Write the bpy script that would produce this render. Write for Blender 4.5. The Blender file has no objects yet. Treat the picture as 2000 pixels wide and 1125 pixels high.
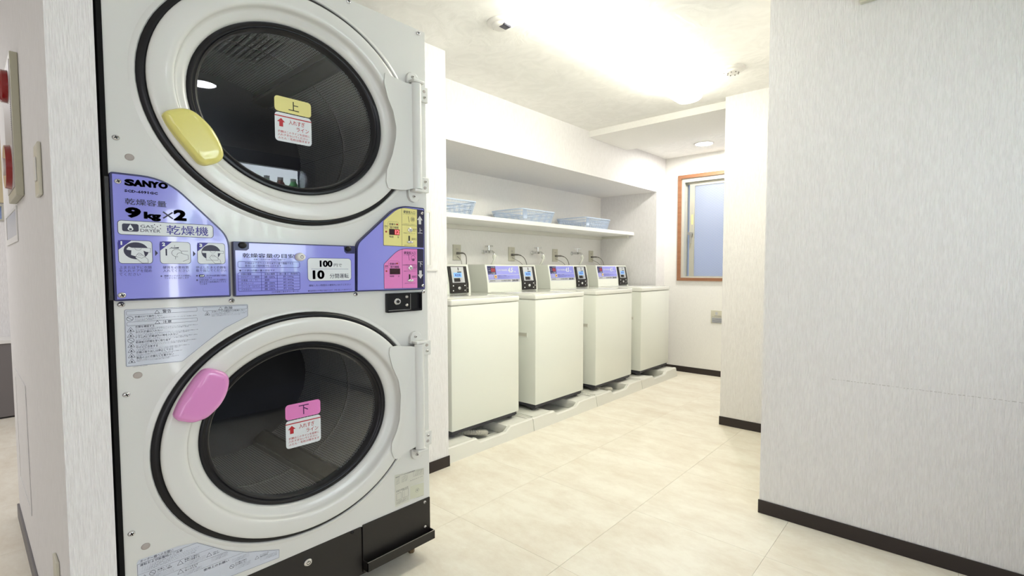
import bpy, bmesh, math, random
from mathutils import Matrix, Vector
from mathutils.geometry import tessellate_polygon
random.seed(7)
PI = math.pi
SC = bpy.context.scene
COL = SC.collection

# ------------------------------------------------------------------ camera, world, exposure
cam = bpy.data.objects.new('camera', bpy.data.cameras.new('camera'))
COL.objects.link(cam)
SC.camera = cam
yaw, pit, rol = math.radians(41.94854532), math.radians(2.8503182), math.radians(0.13868758)
fw = Vector((-math.sin(yaw) * math.cos(pit), math.cos(yaw) * math.cos(pit), -math.sin(pit)))
rt = Vector((math.cos(yaw), math.sin(yaw), 0))
dn = fw.cross(rt)
r2 = math.cos(rol) * rt + math.sin(rol) * dn
d2 = -math.sin(rol) * rt + math.cos(rol) * dn
cam.matrix_world = Matrix(((r2.x, -d2.x, -fw.x, 0), (r2.y, -d2.y, -fw.y, 0), (r2.z, -d2.z, -fw.z, 1.06), (0, 0, 0, 1)))
cam.data.sensor_fit = 'HORIZONTAL'
cam.data.sensor_width = 36
cam.data.lens = 970.7438 / 2000 * 36
cam.data.shift_y = (573.13 - 562.5) / 2000
cam.data.clip_start = 0.01
W = bpy.data.worlds.new('world')
SC.world = W
W.use_nodes = True
W.node_tree.nodes['Background'].inputs[0].default_value = (0.55, 0.68, 1.0, 1)
W.node_tree.nodes['Background'].inputs[1].default_value = 0.5
SC.view_settings.view_transform = 'Standard'
SC.view_settings.look = 'None'
SC.view_settings.gamma = 1
SC.view_settings.use_curve_mapping = False
SC.view_settings.exposure = 0.0
LAMP_W = 19.0        # emission of the long ceiling lamp
DOWN_W = 330.0       # emission of the downlights
CEIL = 2.185
def area(name, loc, rot, sx, sy, power, col):
    l = bpy.data.lights.new(name, 'AREA'); l.shape = 'RECTANGLE'; l.size = sx; l.size_y = sy; l.energy = power; l.color = col
    o = bpy.data.objects.new(name, l); COL.objects.link(o); o.location = loc; o.rotation_euler = [math.radians(a) for a in rot]
    return o
# added unseen fill lights: at the side behind the camera, and over the left room
area('side_fill', (1.78, -1.0, 1.15), (0, 90, 0), 1.7, 2.2, 23, (0.99, 0.98, 1.0))
area('left_room_fill', (-4.0, -1.0, 2.17), (0, 0, 0), 1.4, 1.4, 29, (0.98, 0.97, 1.0))

# ------------------------------------------------------------------ materials
def mat(name, col, rough=0.5, metal=0.0, spec=0.5, emit=None, es=0.0, coat=0.0):
    m = bpy.data.materials.new(name)
    m.use_nodes = True
    b = m.node_tree.nodes['Principled BSDF']
    b.inputs['Base Color'].default_value = (*col, 1)
    b.inputs['Roughness'].default_value = rough
    b.inputs['Metallic'].default_value = metal
    b.inputs['Specular IOR Level'].default_value = spec
    b.inputs['Coat Weight'].default_value = coat
    if emit:
        b.inputs['Emission Color'].default_value = (*emit, 1)
        b.inputs['Emission Strength'].default_value = es
    return m

def nodes(m):
    return m.node_tree.nodes, m.node_tree.links, m.node_tree.nodes['Principled BSDF']

def textured(name, c1, c2, rough, scale, nscale=1.0, detail=4, bump=0.1, bdist=0.002, lo=0.35, hi=0.65, spec=0.4, distort=0.0, fac=None):
    m = mat(name, c1, rough, spec=spec)
    N, L, b = nodes(m)
    tc = N.new('ShaderNodeTexCoord')
    mp = N.new('ShaderNodeMapping')
    mp.inputs['Scale'].default_value = scale
    no = N.new('ShaderNodeTexNoise')
    no.inputs['Scale'].default_value = nscale
    no.inputs['Detail'].default_value = detail
    no.inputs['Distortion'].default_value = distort
    cr = N.new('ShaderNodeValToRGB')
    cr.color_ramp.elements[0].position = lo
    cr.color_ramp.elements[1].position = hi
    cr.color_ramp.elements[0].color = (*c2, 1)
    cr.color_ramp.elements[1].color = (*c1, 1)
    L.new(tc.outputs['Object'], mp.inputs[0])
    L.new(mp.outputs[0], no.inputs['Vector'])
    L.new(no.outputs['Fac'], cr.inputs[0])
    L.new(cr.outputs[0], b.inputs['Base Color'])
    if bump:
        bp = N.new('ShaderNodeBump')
        bp.inputs['Strength'].default_value = bump
        bp.inputs['Distance'].default_value = bdist
        L.new(no.outputs['Fac'], bp.inputs['Height'])
        L.new(bp.outputs[0], b.inputs['Normal'])
    return m

M_wall = textured('wallpaper', (0.885, 0.872, 0.868), (0.815, 0.80, 0.795), 0.75, (330, 330, 26), 1.0, 2, 0.85, 0.004, 0.36, 0.62)
M_wallc = textured('wallpaper_fine', (0.915, 0.905, 0.875), (0.88, 0.87, 0.84), 0.8, (240, 240, 40), 1.0, 3, 0.4, 0.003, 0.36, 0.62)
M_ceil = textured('ceiling_plaster', (0.905, 0.90, 0.875), (0.865, 0.86, 0.835), 0.9, (7, 7, 7), 1.0, 6, 0.35, 0.01, 0.4, 0.6, distort=2.5)
M_tile = textured('floor_tile', (0.860, 0.82, 0.710), (0.725, 0.65, 0.53), 0.45, (2.6, 4.6, 3), 1.3, 15, 0.04, 0.002, 0.31, 0.60, distort=0.15, spec=0.35)
for n_ in M_tile.node_tree.nodes:
    if n_.bl_idname == 'ShaderNodeTexNoise': n_.inputs['Roughness'].default_value = 0.74
M_joint = mat('floor_joint', (0.50, 0.44, 0.33), 0.9)
M_base = mat('baseboard_dark', (0.022, 0.014, 0.013), 0.5)
M_baseg = mat('baseboard_grey', (0.16, 0.15, 0.155), 0.5)
M_enamel = mat('dryer_enamel', (0.72, 0.725, 0.695), 0.25, spec=0.5, coat=0.25)
M_black = mat('black_rubber', (0.006, 0.006, 0.008), 0.30, spec=0.35)
M_blackp = mat('black_paint', (0.012, 0.010, 0.009), 0.42)
M_chrome = mat('chrome', (0.75, 0.75, 0.76), 0.22, 1.0)
M_steel = mat('steel_dull', (0.55, 0.54, 0.52), 0.38, 1.0)
M_blue = mat('panel_lavender', (0.29, 0.30, 0.80), 0.12, spec=0.6, coat=0.5)
M_navy = mat('panel_navy', (0.02, 0.02, 0.10), 0.3)
M_ink = mat('print_dark', (0.015, 0.012, 0.045), 0.4)
M_inkb = mat('print_blue', (0.03, 0.02, 0.28), 0.4)
M_inks = mat('print_small', (0.055, 0.045, 0.17), 0.4)
M_white = mat('white_print', (0.72, 0.76, 0.78), 0.35)
M_yel = mat('print_yellow', (0.78, 0.72, 0.28), 0.3)
M_pink = mat('print_pink', (0.76, 0.23, 0.55), 0.3)
M_hyel = mat('handle_yellow', (0.76, 0.70, 0.20), 0.2, spec=0.6, coat=0.4)
M_hpink = mat('handle_pink', (0.74, 0.28, 0.60), 0.2, spec=0.6, coat=0.4)
M_red = mat('red_print', (0.48, 0.015, 0.025), 0.4)
M_label = mat('label_film', (0.62, 0.66, 0.74), 0.12)
M_labelc = mat('label_cream', (0.64, 0.64, 0.56), 0.4)
M_greyink = mat('print_grey', (0.06, 0.06, 0.09), 0.5)
M_tan = mat('plug_tan', (0.42, 0.38, 0.35), 0.6)
M_led = mat('led_red', (0.34, 0.03, 0.04), 0.4)
M_ledoff = mat('display_off', (0.035, 0.01, 0.015), 0.2)
M_redd = mat('led_dark_red', (0.35, 0.03, 0.02), 0.3)
M_wash = mat('washer_enamel', (0.83, 0.85, 0.775), 0.22, spec=0.5)
M_washt = mat('washer_top', (0.85, 0.855, 0.79), 0.10, spec=0.6, coat=0.3)
M_wbase = mat('washer_base', (0.045, 0.045, 0.055), 0.5)
M_tray = mat('tray_plastic', (0.76, 0.755, 0.69), 0.4)
M_hose = mat('hose_grey', (0.62, 0.60, 0.52), 0.5)
M_cream = mat('switch_cream', (0.62, 0.60, 0.49), 0.35)
M_alarmp = mat('alarm_front', (0.42, 0.39, 0.38), 0.4)
M_alarm = mat('alarm_cream', (0.46, 0.44, 0.33), 0.4)
M_redp = mat('red_plastic', (0.30, 0.004, 0.006), 0.12, coat=0.5)
M_wpl = mat('white_plastic', (0.78, 0.77, 0.74), 0.35)
M_shelf = mat('shelf_white', (0.90, 0.895, 0.87), 0.45)
M_shelfu = mat('shelf_batten', (0.76, 0.75, 0.68), 0.6)
M_basket = mat('basket_blue', (0.58, 0.68, 0.84), 0.35)
M_wood = textured('window_wood', (0.36, 0.17, 0.09), (0.29, 0.13, 0.065), 0.45, (8, 8, 60), 1.0, 4, 0.05, 0.001)
M_alu = mat('window_aluminium', (0.50, 0.49, 0.42), 0.4, 0.3)
M_aluw = mat('window_aluminium_pale', (0.66, 0.66, 0.60), 0.4, 0.2)
M_cord = mat('cord_grey', (0.20, 0.19, 0.17), 0.5)
M_wlab = mat('washer_label_grey', (0.52, 0.53, 0.56), 0.35)
M_disp = mat('coin_display', (0.20, 0.40, 0.75), 0.3, emit=(0.25, 0.55, 1.0), es=0.35)
M_silver = mat('coin_plate', (0.62, 0.64, 0.66), 0.3, 0.35)
M_gcab = mat('cabinet_grey', (0.17, 0.155, 0.155), 0.55)
M_vm = mat('vending_navy', (0.02, 0.025, 0.07), 0.35)
M_vmw = mat('vending_white', (0.6, 0.62, 0.66), 0.4)
M_vml = mat('vending_backlight', (0.9, 0.95, 1.0), 0.5, emit=(0.86, 0.93, 1.0), es=8.5)
M_green = mat('bottle_green', (0.16, 0.62, 0.20), 0.35)
M_capw = mat('bottle_cap', (0.8, 0.8, 0.8), 0.4)
M_brown = mat('bottle_brown', (0.25, 0.05, 0.02), 0.2)
M_lamp = mat('lamp_diffuser', (0.9, 0.9, 0.88), 0.4, emit=(1.0, 0.972, 0.825), es=LAMP_W)
M_down = mat('downlight_glow', (0.9, 0.9, 0.9), 0.4, emit=(1.0, 0.97, 0.90), es=DOWN_W)
M_down2 = mat('downlight_cool_glow', (0.9, 0.9, 0.9), 0.4, emit=(0.92, 0.94, 1.0), es=28.0)

def glass_mat(name, tint, rough=0.0, ior=1.5):
    m = bpy.data.materials.new(name)
    m.use_nodes = True
    N, L = m.node_tree.nodes, m.node_tree.links
    N.remove(N['Principled BSDF'])
    t = N.new('ShaderNodeBsdfTransparent')
    t.inputs[0].default_value = (*tint, 1)
    g = N.new('ShaderNodeBsdfGlossy')
    g.inputs['Roughness'].default_value = rough
    f = N.new('ShaderNodeFresnel')
    f.inputs[0].default_value = ior
    mx = N.new('ShaderNodeMixShader')
    L.new(f.outputs[0], mx.inputs[0])
    L.new(t.outputs[0], mx.inputs[1])
    L.new(g.outputs[0], mx.inputs[2])
    L.new(mx.outputs[0], N['Material Output'].inputs[0])
    return m
M_glass = glass_mat('door_glass', (0.78, 0.79, 0.80), 0.0, 1.55)

def frosted_mat():
    m = mat('frosted_wired_glass', (0.80, 0.86, 0.98), 0.35)
    N, L, b = nodes(m)
    tr = N.new('ShaderNodeBsdfTranslucent')
    tr.inputs[0].default_value = (0.85, 0.90, 1.0, 1)
    mx = N.new('ShaderNodeMixShader')
    mx.inputs[0].default_value = 0.88
    L.new(b.outputs[0], mx.inputs[1])
    L.new(tr.outputs[0], mx.inputs[2])
    L.new(mx.outputs[0], N['Material Output'].inputs[0])
    return m
M_frost = frosted_mat()

def drum_mat():
    m = mat('perforated_drum', (0.50, 0.50, 0.50), 0.30, 0.35)
    N, L, b = nodes(m)
    uv = N.new('ShaderNodeUVMap')
    sp = N.new('ShaderNodeSeparateXYZ')
    L.new(uv.outputs[0], sp.inputs[0])
    def M2(op, a, bb=None):
        n = N.new('ShaderNodeMath')
        n.operation = op
        for i, v in enumerate((a, bb)):
            if v is None: continue
            if isinstance(v, (int, float)): n.inputs[i].default_value = v
            else: L.new(v, n.inputs[i])
        return n.outputs[0]
    k = 2 * PI / 0.0088
    u = M2('MULTIPLY', sp.outputs[0], k)
    v = M2('MULTIPLY', sp.outputs[1], k * 0.5774)
    s = M2('ADD', M2('COSINE', u), M2('MULTIPLY', M2('MULTIPLY', M2('COSINE', M2('MULTIPLY', u, 0.5)), M2('COSINE', M2('MULTIPLY', v, 1.5))), 2.0))
    hole = M2('GREATER_THAN', s, 0.75)
    cr = N.new('ShaderNodeMixRGB')
    cr.inputs[1].default_value = (0.88, 0.88, 0.87, 1)
    cr.inputs[2].default_value = (0.012, 0.012, 0.012, 1)
    L.new(hole, cr.inputs[0])
    L.new(cr.outputs[0], b.inputs['Base Color'])
    L.new(M2('SUBTRACT', 0.35, M2('MULTIPLY', hole, 0.35)), b.inputs['Metallic'])
    return m
M_drum = drum_mat()
M_lift = mat('lifter_steel', (0.16, 0.155, 0.15), 0.3, 0.7)
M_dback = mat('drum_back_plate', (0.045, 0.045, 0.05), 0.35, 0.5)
M_drumb = mat('drum_plain_steel', (0.55, 0.55, 0.54), 0.3, 0.75)
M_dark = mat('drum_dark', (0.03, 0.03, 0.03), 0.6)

# ------------------------------------------------------------------ mesh helpers
ORG = {}
def origin(o):
    while o is not None and o.parent is not None: o = o.parent
    return ORG.get(o.name, Vector((0, 0, 0))) if o is not None else Vector((0, 0, 0))

def link(name, me, m, parent=None, smooth=False):
    o = bpy.data.objects.new(name, me)
    COL.objects.link(o)
    if m is not None:
        for x in (m if isinstance(m, (list, tuple)) else [m]): me.materials.append(x)
    if parent is not None:
        o.parent = parent
        g = origin(parent)
        if g.length: me.transform(Matrix.Translation(-g))
    if smooth:
        for p in me.polygons: p.use_smooth = True
    return o

class MB:
    def __init__(s): s.bm = bmesh.new()
    def faces(s, vs, fs, mi=0):
        b = [s.bm.verts.new(v) for v in vs]
        out = []
        for f in fs:
            try:
                q = s.bm.faces.new([b[i] for i in f]); q.material_index = mi; out.append(q)
            except ValueError: pass
        return b, out
    def box(s, x0, x1, y0, y1, z0, z1, bev=0.0, mi=0, seg=2):
        x0, x1 = min(x0, x1), max(x0, x1); y0, y1 = min(y0, y1), max(y0, y1); z0, z1 = min(z0, z1), max(z0, z1)
        vs = [(x, y, z) for x in (x0, x1) for y in (y0, y1) for z in (z0, z1)]
        b, f = s.faces(vs, [(0, 1, 3, 2), (4, 6, 7, 5), (0, 4, 5, 1), (2, 3, 7, 6), (0, 2, 6, 4), (1, 5, 7, 3)], mi)
        if bev:
            es = list({e for q in f for e in q.edges})
            bmesh.ops.bevel(s.bm, geom=es, offset=bev, segments=seg, affect='EDGES', profile=0.5, material=-1)
        return s
    def prism(s, pts, axis, a0, a1, holes=(), bev=0.0, mi=0, cap0=True):
        """pts in the plane across axis: axis 0 -> (y,z), 1 -> (x,z), 2 -> (x,y)"""
        def V(p, a):
            return (a, p[0], p[1]) if axis == 0 else ((p[0], a, p[1]) if axis == 1 else (p[0], p[1], a))
        loops = [list(pts)] + [list(h) for h in holes]
        if not holes:
            n = len(pts)
            vs = [V(p, a0) for p in pts] + [V(p, a1) for p in pts]
            fs = [tuple(range(n)), tuple(range(n, 2 * n))] + [(i, (i + 1) % n, n + (i + 1) % n, n + i) for i in range(n)]
            b, f = s.faces(vs, fs, mi)
            if bev:
                es = list(f[1].edges)
                bmesh.ops.bevel(s.bm, geom=es, offset=bev, segments=3, affect='EDGES', profile=0.5, material=-1)
            return s
        flat = [p for l in loops for p in l]
        tris = tessellate_polygon([[Vector((p[0], p[1], 0)) for p in l] for l in loops])
        n = len(flat)
        vs = [V(p, a0) for p in flat] + [V(p, a1) for p in flat]
        fs = [tuple(t) for t in tris] + [tuple(i + n for i in t) for t in tris]
        k = 0
        for l in loops:
            for i in range(len(l)):
                j = (i + 1) % len(l)
                fs.append((k + i, k + j, n + k + j, n + k + i))
            k += len(l)
        s.faces(vs, fs, mi)
        return s
    def flat(s, pts, x, mi=0):
        tris = tessellate_polygon([[Vector((p[0], p[1], 0)) for p in pts]])
        s.faces([(x, p[0], p[1]) for p in pts], [tuple(t) for t in tris], mi)
        return s
    def line(s, pts, w, x, closed=False, mi=0):
        n = len(pts)
        for i in range(n if closed else n - 1):
            a, b = Vector(pts[i]), Vector(pts[(i + 1) % n])
            d = b - a
            if d.length < 1e-7: continue
            d.normalize(); q = Vector((-d.y, d.x)) * w / 2; e = d * w * 0.35
            s.faces([(x, *(a - e + q)), (x, *(a - e - q)), (x, *(b + e - q)), (x, *(b + e + q))], [(0, 1, 2, 3)], mi)
        return s
    def lathe(s, prof, cy, cz, x0, zs=0.846, n=72, mi=0, closed=False):
        """profile of (radius, x offset) turned about an x axis through (cy, cz)"""
        vs, fs = [], []
        m = len(prof)
        for i in range(n):
            t = 2 * PI * i / n
            for r, dx in prof: vs.append((x0 + dx, cy + r * math.cos(t), cz + r * math.sin(t) * zs))
        for i in range(n):
            j = (i + 1) % n
            for k in range(m if closed else m - 1):
                l = (k + 1) % m
                fs.append((i * m + k, j * m + k, j * m + l, i * m + l))
        s.faces(vs, fs, mi)
        return s
    def cyl(s, c, r, d, axis=0, n=20, rb=None, zs=1.0, mi=0):
        """cylinder or cone from c along axis by d"""
        rb = r if rb is None else rb
        vs = []
        for a, rr in ((0, r), (d, rb)):
            for i in range(n):
                t = 2 * PI * i / n
                p, q = rr * math.cos(t), rr * math.sin(t) * zs
                if axis == 0: vs.append((c[0] + a, c[1] + p, c[2] + q))
                elif axis == 1: vs.append((c[0] + p, c[1] + a, c[2] + q))
                else: vs.append((c[0] + p, c[1] + q, c[2] + a))
        s.faces(vs, [tuple(range(n)), tuple(range(n, 2 * n))] + [(i, (i + 1) % n, n + (i + 1) % n, n + i) for i in range(n)], mi)
        return s
    def tube(s, pts, r, n=8, mi=0):
        P = [Vector(p) for p in pts]
        rings = []
        up = Vector((0.13, 0.27, 0.95)).normalized()
        for i, p in enumerate(P):
            d = (P[min(i + 1, len(P) - 1)] - P[max(i - 1, 0)]).normalized()
            a = d.cross(up)
            if a.length < 1e-4: a = d.cross(Vector((1, 0, 0)))
            a.normalize(); b = d.cross(a)
            rr = r[i] if isinstance(r, (list, tuple)) else r
            rings.append([p + a * rr * math.cos(2 * PI * k / n) + b * rr * math.sin(2 * PI * k / n) for k in range(n)])
        vs = [v for q in rings for v in q]
        fs = [(i * n + k, i * n + (k + 1) % n, (i + 1) * n + (k + 1) % n, (i + 1) * n + k) for i in range(len(P) - 1) for k in range(n)]
        fs += [tuple(range(n)), tuple(range((len(P) - 1) * n, len(P) * n))]
        s.faces(vs, fs, mi)
        return s
    def merge(s, me):
        s.bm.from_mesh(me)
        return s
    def build(s, name, m, parent=None, smooth=None, norm=True):
        if norm: bmesh.ops.recalc_face_normals(s.bm, faces=s.bm.faces)
        me = bpy.data.meshes.new(name)
        s.bm.to_mesh(me); s.bm.free()
        o = link(name, me, m, parent)
        if smooth:
            for p in me.polygons: p.use_smooth = True
            me.set_sharp_from_angle(angle=math.radians(smooth))
        return o

def thing(name, label, cat, loc, group=None):
    o = bpy.data.objects.new(name, None)
    COL.objects.link(o)
    o.empty_display_size = 0.05
    o.location = loc
    ORG[o.name] = Vector(loc)
    tag(o, label, cat, group)
    return o
def tag(o, label, cat, group=None):
    o['label'] = label; o['category'] = cat
    if group: o['group'] = group
    return o
def struct(o):
    o['kind'] = 'structure'
    return o
def copy_tree(o, parent=None):
    c = o.copy(); COL.objects.link(c); c.parent = parent
    if parent is None and o.name in ORG: ORG[c.name] = ORG[o.name].copy()
    for ch in list(o.children): copy_tree(ch, c)
    return c

def rrect(y0, y1, z0, z1, r, n=5):
    P = []
    for cx, cz, a in ((y1 - r, z1 - r, 0), (y0 + r, z1 - r, 90), (y0 + r, z0 + r, 180), (y1 - r, z0 + r, 270)):
        for i in range(n + 1):
            t = math.radians(a + 90 * i / n)
            P.append((cx + r * math.cos(t), cz + r * math.sin(t)))
    return P
def ell(cy, cz, ry, rz, n=48, a0=0, a1=360):
    return [(cy + ry * math.cos(math.radians(a0 + (a1 - a0) * i / n)), cz + rz * math.sin(math.radians(a0 + (a1 - a0) * i / n))) for i in range(n if a1 - a0 == 360 else n + 1)]
def roundpoly(pts, r, n=5):
    out = []
    m = len(pts)
    for i in range(m):
        p0, p, p1 = Vector(pts[i - 1]), Vector(pts[i]), Vector(pts[(i + 1) % m])
        rr = min(r[i] if isinstance(r, (list, tuple)) else r, (p0 - p).length * 0.49, (p1 - p).length * 0.49)
        if rr < 1e-5: out.append(tuple(p)); continue
        a, b = p + (p0 - p).normalized() * rr, p + (p1 - p).normalized() * rr
        for k in range(n + 1):
            t = k / n
            q = a * (1 - t) ** 2 + p * 2 * t * (1 - t) + b * t * t
            out.append((q.x, q.y))
    return out
def inset(pts, d):
    n = len(pts); out = []
    ar = sum(pts[i][0] * pts[(i + 1) % n][1] - pts[(i + 1) % n][0] * pts[i][1] for i in range(n))
    sg = 1 if ar > 0 else -1
    for i in range(n):
        a, b, c = Vector(pts[i - 1]), Vector(pts[i]), Vector(pts[(i + 1) % n])
        d1, d2_ = (b - a), (c - b)
        if d1.length < 1e-9 or d2_.length < 1e-9: out.append(tuple(b)); continue
        n1 = Vector((-d1.y, d1.x)).normalized() * sg; n2 = Vector((-d2_.y, d2_.x)).normalized() * sg
        q = n1 + n2
        if q.length < 1e-6: q = n1
        q.normalize()
        k = d / max(0.4, q.dot(n1))
        out.append((b.x + q.x * k, b.y + q.y * k))
    return out

# text: a mesh of real letter outlines, fitted to a box on a plane that faces +X (local x -> Y, local y -> Z)
TX = {}
def text_mesh(body, bold=0.0):
    if any(ord(c_) > 0x2e80 for c_ in body): bold = min(bold, 0.005)
    key = (body, bold)
    if key in TX: return TX[key]
    cu = bpy.data.curves.new('t', 'FONT')
    cu.body = body; cu.resolution_u = 1 if len(body) > 8 else 3
    cu.offset = bold
    ob = bpy.data.objects.new('t', cu)
    COL.objects.link(ob)
    dg = bpy.context.evaluated_depsgraph_get()
    me = bpy.data.meshes.new_from_object(ob.evaluated_get(dg))
    bpy.data.objects.remove(ob); bpy.data.curves.remove(cu)
    TX[key] = me
    return me
class Txt:
    """letters gathered into one flat mesh on x = const"""
    def __init__(s, x): s.x = x; s.mb = MB()
    def add(s, body, y0, y1, z0, z1, bold=0.0, shear=0.0, fat=0.0, xf=None):
        if fat:
            for d in (-fat, fat): s.add(body, y0 + d, y1 + d, z0, z1, bold, shear)
            for d in (-fat, fat): s.add(body, y0, y1, z0 + d * .6, z1 + d * .6, bold, shear)
        me = text_mesh(body, bold)
        vs = [v.co for v in me.vertices]
        if not vs: return s
        a0, a1 = min(v.x for v in vs), max(v.x for v in vs)
        b0, b1 = min(v.y for v in vs), max(v.y for v in vs)
        ky, kz = (y1 - y0) / max(a1 - a0, 1e-6), (z1 - z0) / max(b1 - b0, 1e-6)
        def T(v):
            z = z0 + (v.y - b0) * kz
            y = y0 + (v.x - a0) * ky + shear * (z - z0)
            return xf(y, z) if xf else (s.x, y, z)
        s.mb.faces([T(v) for v in vs], [tuple(p.vertices) for p in me.polygons])
        return s
    def build(s, name, m, parent):
        o = s.mb.build(name, m, parent, norm=False); o['kind'] = 'stuff'
        return o

# ------------------------------------------------------------------ room shell
def wall(name, x0, x1, y0, y1, z0=0.0, z1=CEIL, m=M_wall):
    return struct(MB().box(x0, x1, y0, y1, z0, z1).build(name, m))
floor = struct(MB().box(-5.4, 1.9, -2.6, 5.2, -0.06, -0.0035).build('floor', M_joint))
tile_me = None
GX, GY = 0.529, 0.550
for i in range(-8, 8):
    for j in range(-8, 8):
        x, y = -1.556 + i * GX, 1.392 + j * GY
        if x < -5.31 or x + GX > 1.85 + GX * 0.7 or y < -2.55 or y > 4.9: continue
        if x > -0.62 and y > 2.4: continue
        if x > -1.1 and y > 3.5: continue
        if x + GX < -2.4 and y > 0.9: continue
        if tile_me is None:
            b = MB().box(0.0005, GX - 0.0005, 0.0005, GY - 0.0005, -0.0035, 0.0)
            t = b.build('tile', M_tile, floor)
            tile_me = t.data
        else:
            t = bpy.data.objects.new('tile', tile_me); COL.objects.link(t); t.parent = floor
        t.location = (x, y, 0)
# every vinyl tile shows its own part of the marbling
N_, L_, B_ = nodes(M_tile)
oi = N_.new('ShaderNodeObjectInfo')
vm_ = N_.new('ShaderNodeVectorMath'); vm_.operation = 'SCALE'; vm_.inputs['Scale'].default_value = 4.7
va_ = N_.new('ShaderNodeVectorMath'); va_.operation = 'ADD'
mpn = [n for n in N_ if n.bl_idname == 'ShaderNodeMapping'][0]
tcn = [n for n in N_ if n.bl_idname == 'ShaderNodeTexCoord'][0]
L_.new(oi.outputs['Location'], vm_.inputs[0]); L_.new(tcn.outputs['Object'], va_.inputs[0]); L_.new(vm_.outputs[0], va_.inputs[1]); L_.new(va_.outputs[0], mpn.inputs[0])

struct(MB().box(-5.4, 1.9, -2.6, 5.2, CEIL, CEIL + 0.08).build('ceiling', M_ceil))
struct(MB().box(-2.29, -1.18, 3.50, 4.118, 2.136, CEIL).build('ceiling_beam', M_wallc))
wall('wall_left', -2.97, -1.415, 0.137, 0.217)                 # thin partition left of the dryer
wall('wall_left', -2.97, -2.40, 0.217, 1.18)                   # behind the dryer
wall('wall_left', -3.04, -2.011, 1.18, 1.725)                  # pier between dryer and washers
wall('wall_left', -3.04, -2.944, 1.725, 4.93, m=M_wallc)       # back of the washer alcove
wall('wall_left', -2.944, -2.29, 1.725, 4.93, 1.830, CEIL)     # bulkhead over the alcove
wall('wall_left', -2.944, -2.29, 4.735, 4.93, 0, 1.830)        # far cheek of the alcove
wall('wall_right', -0.614, 1.8, 2.287, 3.42)
wall('wall_right', -1.178, 1.8, 3.42, 4.93)
wall('wall_right', 1.8, 1.88, -2.5, 2.287)
w3 = struct(MB().prism([(-2.15, .28), (.15, .28), (.15, 2.05), (-2.15, 2.05)], 0, 1.775, 1.799, holes=[[(-2.10, .33), (-2.10, 2.0), (.10, 2.0), (.10, .33)]]).build('added_window', M_alu))  # unseen window, added to go with the side fill light
MB().box(1.790, 1.797, -2.10, .10, .33, 2.0).build('glass_pane', M_frost, w3)
wall('wall_front', -5.3, 1.8, -2.58, -2.5)
# far wall with the window opening
WX0, WX1, WZ0, WZ1 = -2.149, -1.24, 0.934, 1.995
bw = MB()
bw.prism([(-3.04, 0), (-1.178, 0), (-1.178, CEIL), (-3.04, CEIL)], 1, 4.93, 5.05, holes=[[(WX0 + .004, WZ0 + .004), (WX0 + .004, WZ1 - .004), (WX1 - .004, WZ1 - .004), (WX1 - .004, WZ0 + .004)]])
struct(bw.build('wall_back', M_wallc))
# far end of the neighbouring room, seen past the partition
fl = MB()
fl.prism([(-2.5, 0), (0.9, 0), (0.9, CEIL), (-2.5, CEIL)], 0, -5.42, -5.3, holes=[[(-1.6, 1.436), (0.232, 1.436), (0.232, 1.532), (-1.6, 1.532)]])
struct(fl.build('wall_far_left', M_wall))
wall('wall_side', -5.3, -2.97, 0.9, 0.98)
# baseboards
def bb(name, x0, x1, y0, y1, m=M_base, h=0.058): return struct(MB().box(x0, x1, y0, y1, 0.0, h, 0.0015).build(name, m))
bb('baseboard_left', -2.011, -2.005, 1.18, 1.729)
bb('baseboard_back', -2.29, -1.178, 4.924, 4.93)
bb('baseboard_right', -0.618, 1.8, 2.281, 2.287)
bb('baseboard_right', -1.182, -0.614, 3.414, 3.42)
bb('baseboard_left', -2.976, -1.409, 0.130, 0.137, M_baseg)
bb('baseboard_left', -1.415, -1.409, 0.137, 0.217, M_baseg)
bb('baseboard_right', 1.793, 1.8, -2.5, 2.28)
# thin torn seam in the wallpaper of the right wall
sm = MB()
yy = 2.2868; px_ = -0.36
while px_ < 0.55:
    w_ = random.uniform(0.004, 0.011)
    sm.box(px_, px_ + w_, yy - 0.0006, yy + 0.001, 0.6215 + random.uniform(-.001, .001), 0.6235 + random.uniform(-.001, .001))
    px_ += w_ + random.uniform(0.002, 0.006)
wr = [o for o in SC.objects if o.name == 'wall_right'][0]
sm.build('wallpaper_seam', mat('seam_grey', (0.60, 0.58, 0.56), 0.8), wr)

# window in the far wall
win = struct(MB().prism([(WX0, WZ0), (WX1, WZ0), (WX1, WZ1), (WX0, WZ1)], 1, 4.915, 4.945, holes=[[(WX0 + .034, WZ0 + .03), (WX0 + .034, WZ1 - .034), (WX1 - .034, WZ1 - .034), (WX1 - .034, WZ0 + .03)]]).build('window_1', M_wood))
MB().prism([(WX0 + .030, WZ0 + .026), (WX1 - .030, WZ0 + .026), (WX1 - .030, WZ1 - .030), (WX0 + .030, WZ1 - .030)], 1, 4.932, 5.03,
           holes=[[(WX0 + .062, WZ0 + .040), (WX0 + .062, WZ1 - .072), (WX1 - .062, WZ1 - .072), (WX1 - .062, WZ0 + .040)]]).build('window_frame', M_aluw, win)
MB().prism([(WX0 + .060, WZ0 + .038), (WX1 - .060, WZ0 + .038), (WX1 - .060, WZ1 - .070), (WX0 + .060, WZ1 - .070)], 1, 4.985, 5.02,
           holes=[[(WX0 + .070, WZ0 + .045), (WX0 + .070, WZ1 - .090), (WX1 - .062, WZ1 - .090), (WX1 - .062, WZ0 + .045)]]).build('outer_sash', M_alu, win)
s0 = WX0 + .105
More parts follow.
